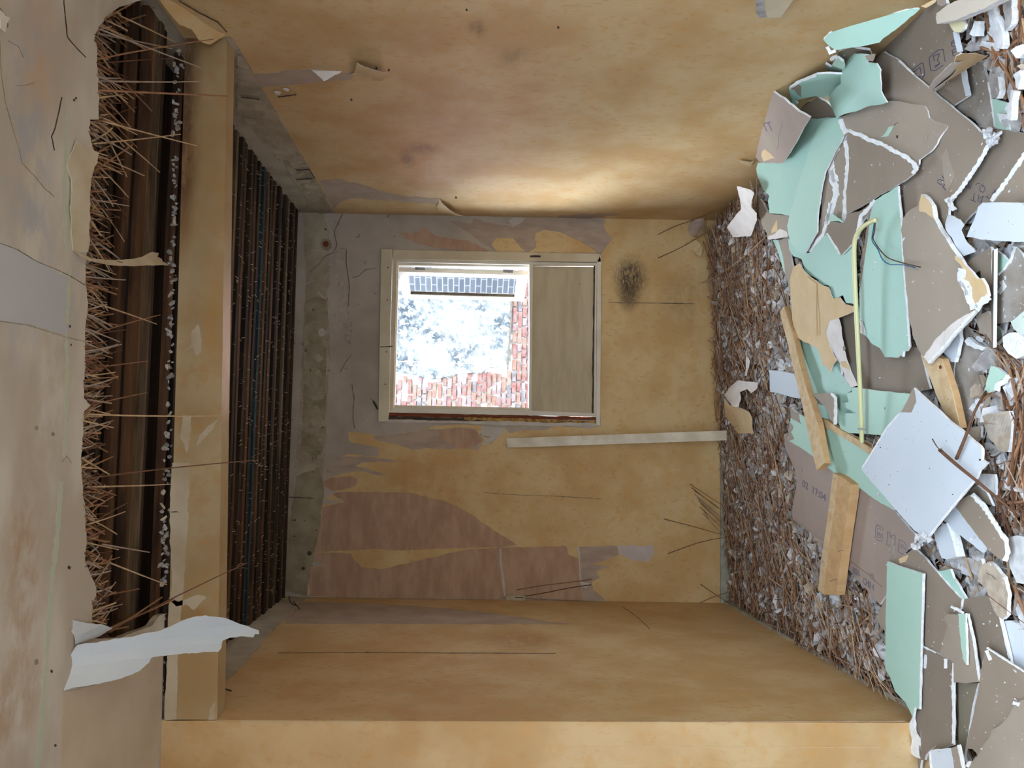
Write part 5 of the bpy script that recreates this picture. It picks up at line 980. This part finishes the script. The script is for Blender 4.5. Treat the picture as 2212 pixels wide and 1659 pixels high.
tag(tube('wire', smoothline([hit(p, heap(h)) for p, h in (((1889, 478), .14), ((1886, 500), .12), ((1884, 520), .108), ((1896, 538), .105), ((1906, 560), .104), ((1922, 571), .105), ((1950, 572), .11), ((1976, 578), .118))]), .0021, M_wire_b, None, 6), 'blue insulated wire coming out of the conduit end', 'wire')

# ---- reeds hanging at the ceiling hole (pieces of the ceiling)
hb = [p for p in hj if 15 < p[1] < 1375 and p[0] < 262]
reed_meshes = []
def reed_mesh(L, r, mat, bend, seed):
    rr = random.Random(seed); n = 4; V_ = []; F_ = []
    for i in range(n+1):
        t = i/n; x = L*t; z_ = bend*4*t*(1-t)*L; q = r*(1-.35*t)
        for k in range(5): a = 2*math.pi*k/5; V_.append((x, q*math.cos(a), z_+q*math.sin(a)))
        if i:
            for k in range(5): F_.append(((i-1)*5+k, (i-1)*5+(k+1) % 5, i*5+(k+1) % 5, i*5+k))
    F_.append((4, 3, 2, 1, 0)); F_.append(tuple(range(n*5, n*5+5)))
    me = bpy.data.meshes.new('reed'); me.from_pydata(V_, [], F_); me.materials.append(mat); return me
RM = [reed_mesh(1., .0105, M_reed[0], .03, 1), reed_mesh(1., .012, M_reed[1], -.03, 2), reed_mesh(1., .0095, M_reed[2], .02, 3), reed_mesh(1., .011, M_reed[3], -.02, 4), reed_mesh(1., .014, M_reed[0], 0, 5)]
def put_reed(a, b, parent=None, me=None, name='reed', thick=1.0):
    a = Vector(a); b = Vector(b); d = b-a; L = d.length
    o = bpy.data.objects.new(name, me or random.choice(RM)); 
    q = Vector((1, 0, 0)).rotation_difference(d)
    o.rotation_mode = 'QUATERNION'; o.rotation_quaternion = q; o.location = a; f = .0032/.0105*thick; o.scale = (L, f*1.0, f*1.0)
    sc.collection.objects.link(o)
    if parent is not None: o.parent = parent; o.matrix_parent_inverse = Matrix.Translation(-Vector(WL_[parent.name]))
    return o
long_reeds = [((208, 70), (330, 27), 2.66), ((212, 130), (460, 85), 2.55), ((212, 138), (380, 125), 2.62), ((206, 70), (370, 105), 2.6), ((215, 60), (438, 148), 2.55), ((258, 30), (380, 92), 2.6), ((212, 175), (430, 176), 2.55), ((212, 195), (492, 208), 2.5), ((190, 313), (390, 290), 2.6), ((215, 258), (425, 315), 2.55), ((213, 255), (345, 372), 2.6), ((213, 110), (328, 240), 2.6),
              ((212, 190), (280, 212), 2.7), ((190, 895), (480, 898), 2.55), ((185, 730), (346, 680), 2.62), ((182, 1036), (556, 994), 2.45), ((184, 1052), (370, 1046), 2.6), ((190, 880), (318, 848), 2.6), ((232, 1210), (360, 1263), 2.6), ((230, 1176), (323, 1193), 2.6), ((230, 1372), (534, 1216), 2.5), ((235, 1362), (375, 1296), 2.6), ((245, 1366), (350, 1290), 2.6), ((190, 1295), (300, 1272), 2.65), ((200, 650), (338, 700), 2.62), ((184, 800), (320, 780), 2.62)]
nr = 0
for a, b, Y in long_reeds:
    p = hit(a, CE)+np.array([0, 0, .012]); put_reed(p, PY(b, Y), cl, thick=.85); nr += 1
hb_y = [p[1] for p in hb]
while nr < 300:
    p = random.choice(hb); a = hit((p[0]-3+random.uniform(-2, 2), p[1]+random.uniform(-8, 8)), CE)+np.array([0, 0, random.uniform(.002, .02)])
    cl_ = math.sin(p[1]*.035)*.5+math.sin(p[1]*.013+1)*.5
    L = random.uniform(.05, .2)*(1.25 if p[1] < 420 else 1); d = np.array([random.gauss(-.05, .38)+cl_*.15, 1, -random.uniform(-.05, .28)])
    put_reed(a, a+_n(d)*L, cl, thick=random.uniform(.6, .95)); nr += 1
V = []; Fc = []; mi = []
for _ in range(800):
    p = random.choice(hb); a = hit((p[0]-2, p[1]+random.uniform(-10, 10)), CE)+np.array([0, 0, random.uniform(.0, .022)]); L = random.uniform(.02, .12)
    add_stick(a, a+_n(np.array([random.gauss(0, .35), 1, -random.uniform(-.1, .2)]))*L, random.uniform(.0015, .0028), random.choice((0, 0, 1, 2, 3)))
tag(mesh_obj('reed_stubs', V, Fc, M_reed, cl, mi), kind='stuff')

# ---- litter: bed, reeds, flakes
GS = 3; gw_, gh_ = 2400//GS, 1800//GS
gx_, gy_ = np.meshgrid(np.arange(gw_)*GS+1.5, np.arange(gh_)*GS+1.5, indexing='ij'); cmask = np.zeros((gw_, gh_), bool)
for poly, pl_, lv_ in boards:
    c = np.zeros((gw_, gh_), bool); j = len(poly)-1
    for i in range(len(poly)):
        (xi, yi), (xj, yj) = poly[i], poly[j]
        if yi != yj: c ^= ((yi > gy_) != (yj > gy_)) & (gx_ < (xj-xi)*(gy_-yi)/(yj-yi)+xi)
        j = i
    cmask |= c
def covered(p):
    i, j = int(p[0]/GS), int(p[1]/GS)
    return bool(0 <= i < gw_ and 0 <= j < gh_ and cmask[i, j])
def proj(P):
    c = R3.T@(np.array(P)-E0); return (1106-c[1]/c[2]*F, 1659-(c[0]/c[2]*F+829.5))
nx, ny = 70, 84; V = []; Fc = []
X0, X1, Y0, Y1 = -1.5, 1.44, 1.9, 5.085
for i in range(nx+1):
    for j in range(ny+1):
        X = X0+(X1-X0)*i/nx; Y = Y0+(Y1-Y0)*j/ny
        if Y > 2.75: X = max(X, xl(Y, 0)+.02)
        V.append((X, Y, hp(X, Y)-.035+random.uniform(-.012, .012)))
for i in range(nx):
    for j in range(ny):
        a = i*(ny+1)+j; Fc.append((a, a+ny+1, a+ny+2, a+1))
o = mesh_obj('rubble_bed', V, Fc, M_dirt); tag(o, 'grey dust and plaster grit under the reed litter across the floor', 'rubble', kind='stuff')
def spot(mg=.03):
    while True:
        Y = random.uniform(2.0, 5.09-mg); X = random.uniform(-1.2, 1.44-mg)
        if Y > 2.78-mg and X < xl(Y, 0)+mg: continue
        if Y < 2.78 and X < -1.3: continue
        return X, Y
def reed_at(X, Y, L, ang, h, dz):
    d = np.array([math.cos(ang), math.sin(ang), 0])*L/2
    a = np.array([X, Y, 0])-d; b = np.array([X, Y, 0])+d
    for q in (a, b):
        q[1] = min(q[1], 5.09); q[0] = min(q[0], 1.435)
        if q[1] > 2.75: q[0] = max(q[0], xl(q[1], 0)+.008)
    a[2] = hp(a[0], a[1])+h; b[2] = hp(b[0], b[1])+h+dz
    return a, b
V = []; Fc = []; mi = []; cand = []
n = 0
while n < 10500:
    X, Y = spot(); L = random.choice((random.uniform(.04, .14), random.uniform(.1, .36)))
    ang = random.gauss(0, .6) if random.random() < .45 else random.uniform(0, 3.14)
    h = random.uniform(-.035, .02); dz = random.gauss(0, .02)
    a, b = reed_at(X, Y, L, ang, h, dz)
    cov = covered(proj((a+b)/2)) or covered(proj(a)) or covered(proj(b))
    if cov:
        if random.random() < .75: continue
        k = min(0, -.012-max(a[2]-hp(*a[:2]), b[2]-hp(*b[:2]))); a[2] += k; b[2] += k
    elif Y < 3.6 or random.random() < .02:
        cand.append((L/Y if Y < 3.3 else L/Y*.6, a, b))
    add_stick(a, b, random.uniform(.0012, .0026), random.choices((0, 1, 2, 3), (5, 4, 3, 1.6))[0]); n += 1
tag(mesh_obj('reed_litter', V, Fc, M_reed, None, mi), 'dense litter of broken brown reeds covering the floor below the window', 'reeds', kind='stuff')
# 300 reeds that show largest
zones = (('loose brown reed at the near side of the rubble, right of the boards', 'reeds beside the boards', lambda p: p[0] > 2010),
         ('loose brown reed in the litter between the far boards and the window wall', 'reeds below the window wall', lambda p: p[0] < 1740 and p[1] < 1120),
         ('loose brown reed in the litter along the left wall skirting', 'reeds along the skirting', lambda p: p[1] >= 1120 and p[0] < 2010))
cnt = [0, 0, 0]; lim = [120, 90, 85]; tries = 0
while sum(cnt) < sum(lim) and tries < 40000:
    tries += 1
    X, Y = spot(); L = random.uniform(.14, .4); ang = random.gauss(0, .35) if random.random() < .75 else random.uniform(0, 3.14)
    a, b = reed_at(X, Y, L, ang, random.uniform(.0, .02), random.gauss(0, .015)); p = proj((a+b)/2)
    if not (-20 < p[1] < 1660 and p[0] < 2230): continue
    pa, pb = proj(a), proj(b)
    if covered(p) or covered(pa) or covered(pb) or covered(((p[0]+pa[0])/2, (p[1]+pa[1])/2)) or covered(((p[0]+pb[0])/2, (p[1]+pb[1])/2)): continue
    for k, (lb, gr, fn) in enumerate(zones):
        if fn(p) and cnt[k] < lim[k]:
            rk = random.randrange(5); o = put_reed(a, b, None, RM[rk], thick=random.uniform(.8, 1.25) if k else random.uniform(.8, 1.5))
            cn = ('brown', 'greyish', 'dark brown', 'straw-coloured', 'brown')[rk]; tag(o, lb.replace('brown', cn), 'reed', cn+' '+gr); cnt[k] += 1; break
# named single reeds
def single(label, pts, r=.003, mat=0):
    tag(tube('reed_stalk', smoothline(pts, 3), r, M_reed[mat], None, 6, .6), label, 'reed')
H_ = lambda x, y, h: hit((x, y), heap(h))
single('dark forked twig lying over the white square board', [H_(2030, 972, .16), H_(2064, 1002, .155), H_(2105, 1035, .15), H_(2150, 1072, .1), H_(2200, 1115, .05)], .0062, 2)
single('thin side shoot of the forked twig on the white square', [H_(2014, 948, .165), H_(2022, 962, .165), H_(2031, 973, .16)], .002, 2)
single('dark reed pointing down onto the upper corner of the white square', [H_(2066, 991, .145), H_(2085, 945, .15), H_(2105, 890, .13), H_(2130, 845, .06)], .0052, 2)
single('long pale reed leaning over the litter below the sooty stain', [H_(1415+60, 628, .09), H_(1540, 600, .05), H_(1600, 560, .04), H_(1655, 510, .07)], .003, 3)
single('reed leaning against the back wall with its tip left of the sooty patch', [PY((1422, 557), YB-.01), PY((1470, 535), YB-.03), H_(1530, 500, .05)], .0028, 2)
single('bent reed against the back wall in the far right-hand corner', [PY((1421, 507), YB-.012), PY((1455, 490), YB-.02), PY((1500, 474), YB-.05), H_(1545, 455, .1)], .0026, 2)
single('upper one of two crossed reeds on the ochre wall beyond the lath', [PY((1434, 1121), YB-.012), PY((1500, 1138), YB-.03), H_(1560, 1155, .04)], .0026, 2)
single('lower one of two crossed reeds on the ochre wall beyond the lath', [PY((1443, 1196), YB-.012), PY((1510, 1172), YB-.04), H_(1570, 1160, .04)], .0026, 2)
single('reed standing up in the left corner of the back wall', [PY((1503, 1306), YB-.015), PY((1545, 1288), YB-.05), H_(1590, 1275, .05)], .0028, 0)
single('second reed in the left back corner, sloping the other way', [PY((1513, 1262), YB-.012), PY((1545, 1284), YB-.04), H_(1580, 1306, .03)], .0024, 2)
for k in range(10):
    single(('reed', )[0] and 'one of the dark reeds fanning out on the wall foot beside the lath', [PY((1492+k*3.2+random.uniform(-3, 3), 1046+k*7), YB-.012), H_(1560+random.uniform(-15, 15), 1090+k*9, .04)], .0024, random.choice((2, 0, 1)))
    bpy.context.scene.objects[-1]['group'] = 'reeds fanning out on the wall foot'
# flakes
V = []; Fc = []; mi = []; n = 0
while n < 8000:
    X, Y = spot(.07); h = random.uniform(-.03, .004); p = proj((X, Y, hp(X, Y)))
    if covered(p):
        if random.random() < .8: continue
        h = -.04
    add_blob((X, Y, hp(X, Y)+h), random.choice((random.uniform(.006, .015), random.uniform(.012, .034))), n, random.choices((0, 1, 2), (5, 3, 2))[0], .35, .5); n += 1
tag(mesh_obj('plaster_crumbs', V, Fc, M_flake, None, mi), 'broken plaster crumbs mixed into the reed litter all over the floor', 'plaster', kind='stuff')
FM = []
for s in range(12):
    v, f = blobgeo(1, 100+s, .3); me = bpy.data.meshes.new('plaster_chunk'); me.from_pydata(v.tolist(), [], f); me.materials.append(M_flake[(0, 0, 1, 2)[s % 4]]); FM.append(me)
cz = (('pale plaster chunk among the reeds at the near edge of the rubble', 'plaster chunks by the boards', lambda p: p[0] > 2010, 110), ('pale plaster chunk in the litter below the window wall', 'plaster chunks below the window', lambda p: p[0] < 1760 and p[1] < 1120, 90), ('pale plaster chunk in the litter along the left wall', 'plaster chunks by the skirting', lambda p: p[1] >= 1120 and p[0] < 2010, 90))
cnt = [0, 0, 0]; tries = 0
while cnt != [c[3] for c in cz] and tries < 20000:
    tries += 1; X, Y = spot(); p = proj((X, Y, hp(X, Y)))
    if covered(p) or not (-10 < p[1] < 1665 and p[0] < 2225): continue
    for k, (lb, gr, fn, mx) in enumerate(cz):
        if fn(p) and cnt[k] < mx:
            fk = random.randrange(12); o = bpy.data.objects.new('plaster_chunk', FM[fk]); cn = ('pale', 'pale', 'grey', 'warm beige')[fk % 4]; r = random.uniform(.014, .03) if k else random.uniform(.016, .036)
            o.scale = (r, r, r); o.location = (X, Y, hp(X, Y)+random.uniform(-.012, .006)); o.rotation_euler = (random.gauss(0, .35), random.gauss(0, .35), random.uniform(0, 6.28))
            sc.collection.objects.link(o); tag(o, lb.replace('pale', cn), 'plaster', cn+' '+gr); cnt[k] += 1; break
# specks and crumbs lying on the boards
V = []; Fc = []; mi = []; n = 0
while n < 650:
    p = (random.uniform(1800, 2212), random.uniform(20, 1659)); best = None
    for poly, pl, lv in boards:
        if inpoly(p, poly):
            q = hit(p, pl)
            if best is None or q[2] > best[2]: best = q
    n += 1
    if best is None: continue
    add_blob(best+np.array([0, 0, .002]), min(.012, random.expovariate(1/.0011)+.0009), n, random.choice((0, 0, 0, 2)), .5, .3)
for (x, y) in c3((1430, 1290), (1470, 1310), (1420, 1345), (1500, 1290), (1450, 1330))+c1((1960, 980), (1990, 1000), (1975, 1020), (1950, 960), (2000, 1030), (1965, 1040)):
    for _ in range(5):
        q = hit((x+random.uniform(-6, 6), y+random.uniform(-6, 6)), heap(.13 if y > 1000 else .05)); add_blob(q, random.uniform(.004, .014), n, 0, .6, .6); n += 1
tag(mesh_obj('gypsum_specks', V, Fc, M_flake, None, mi), 'white gypsum specks and crumbs sprinkled over the broken boards', 'gypsum', kind='stuff')
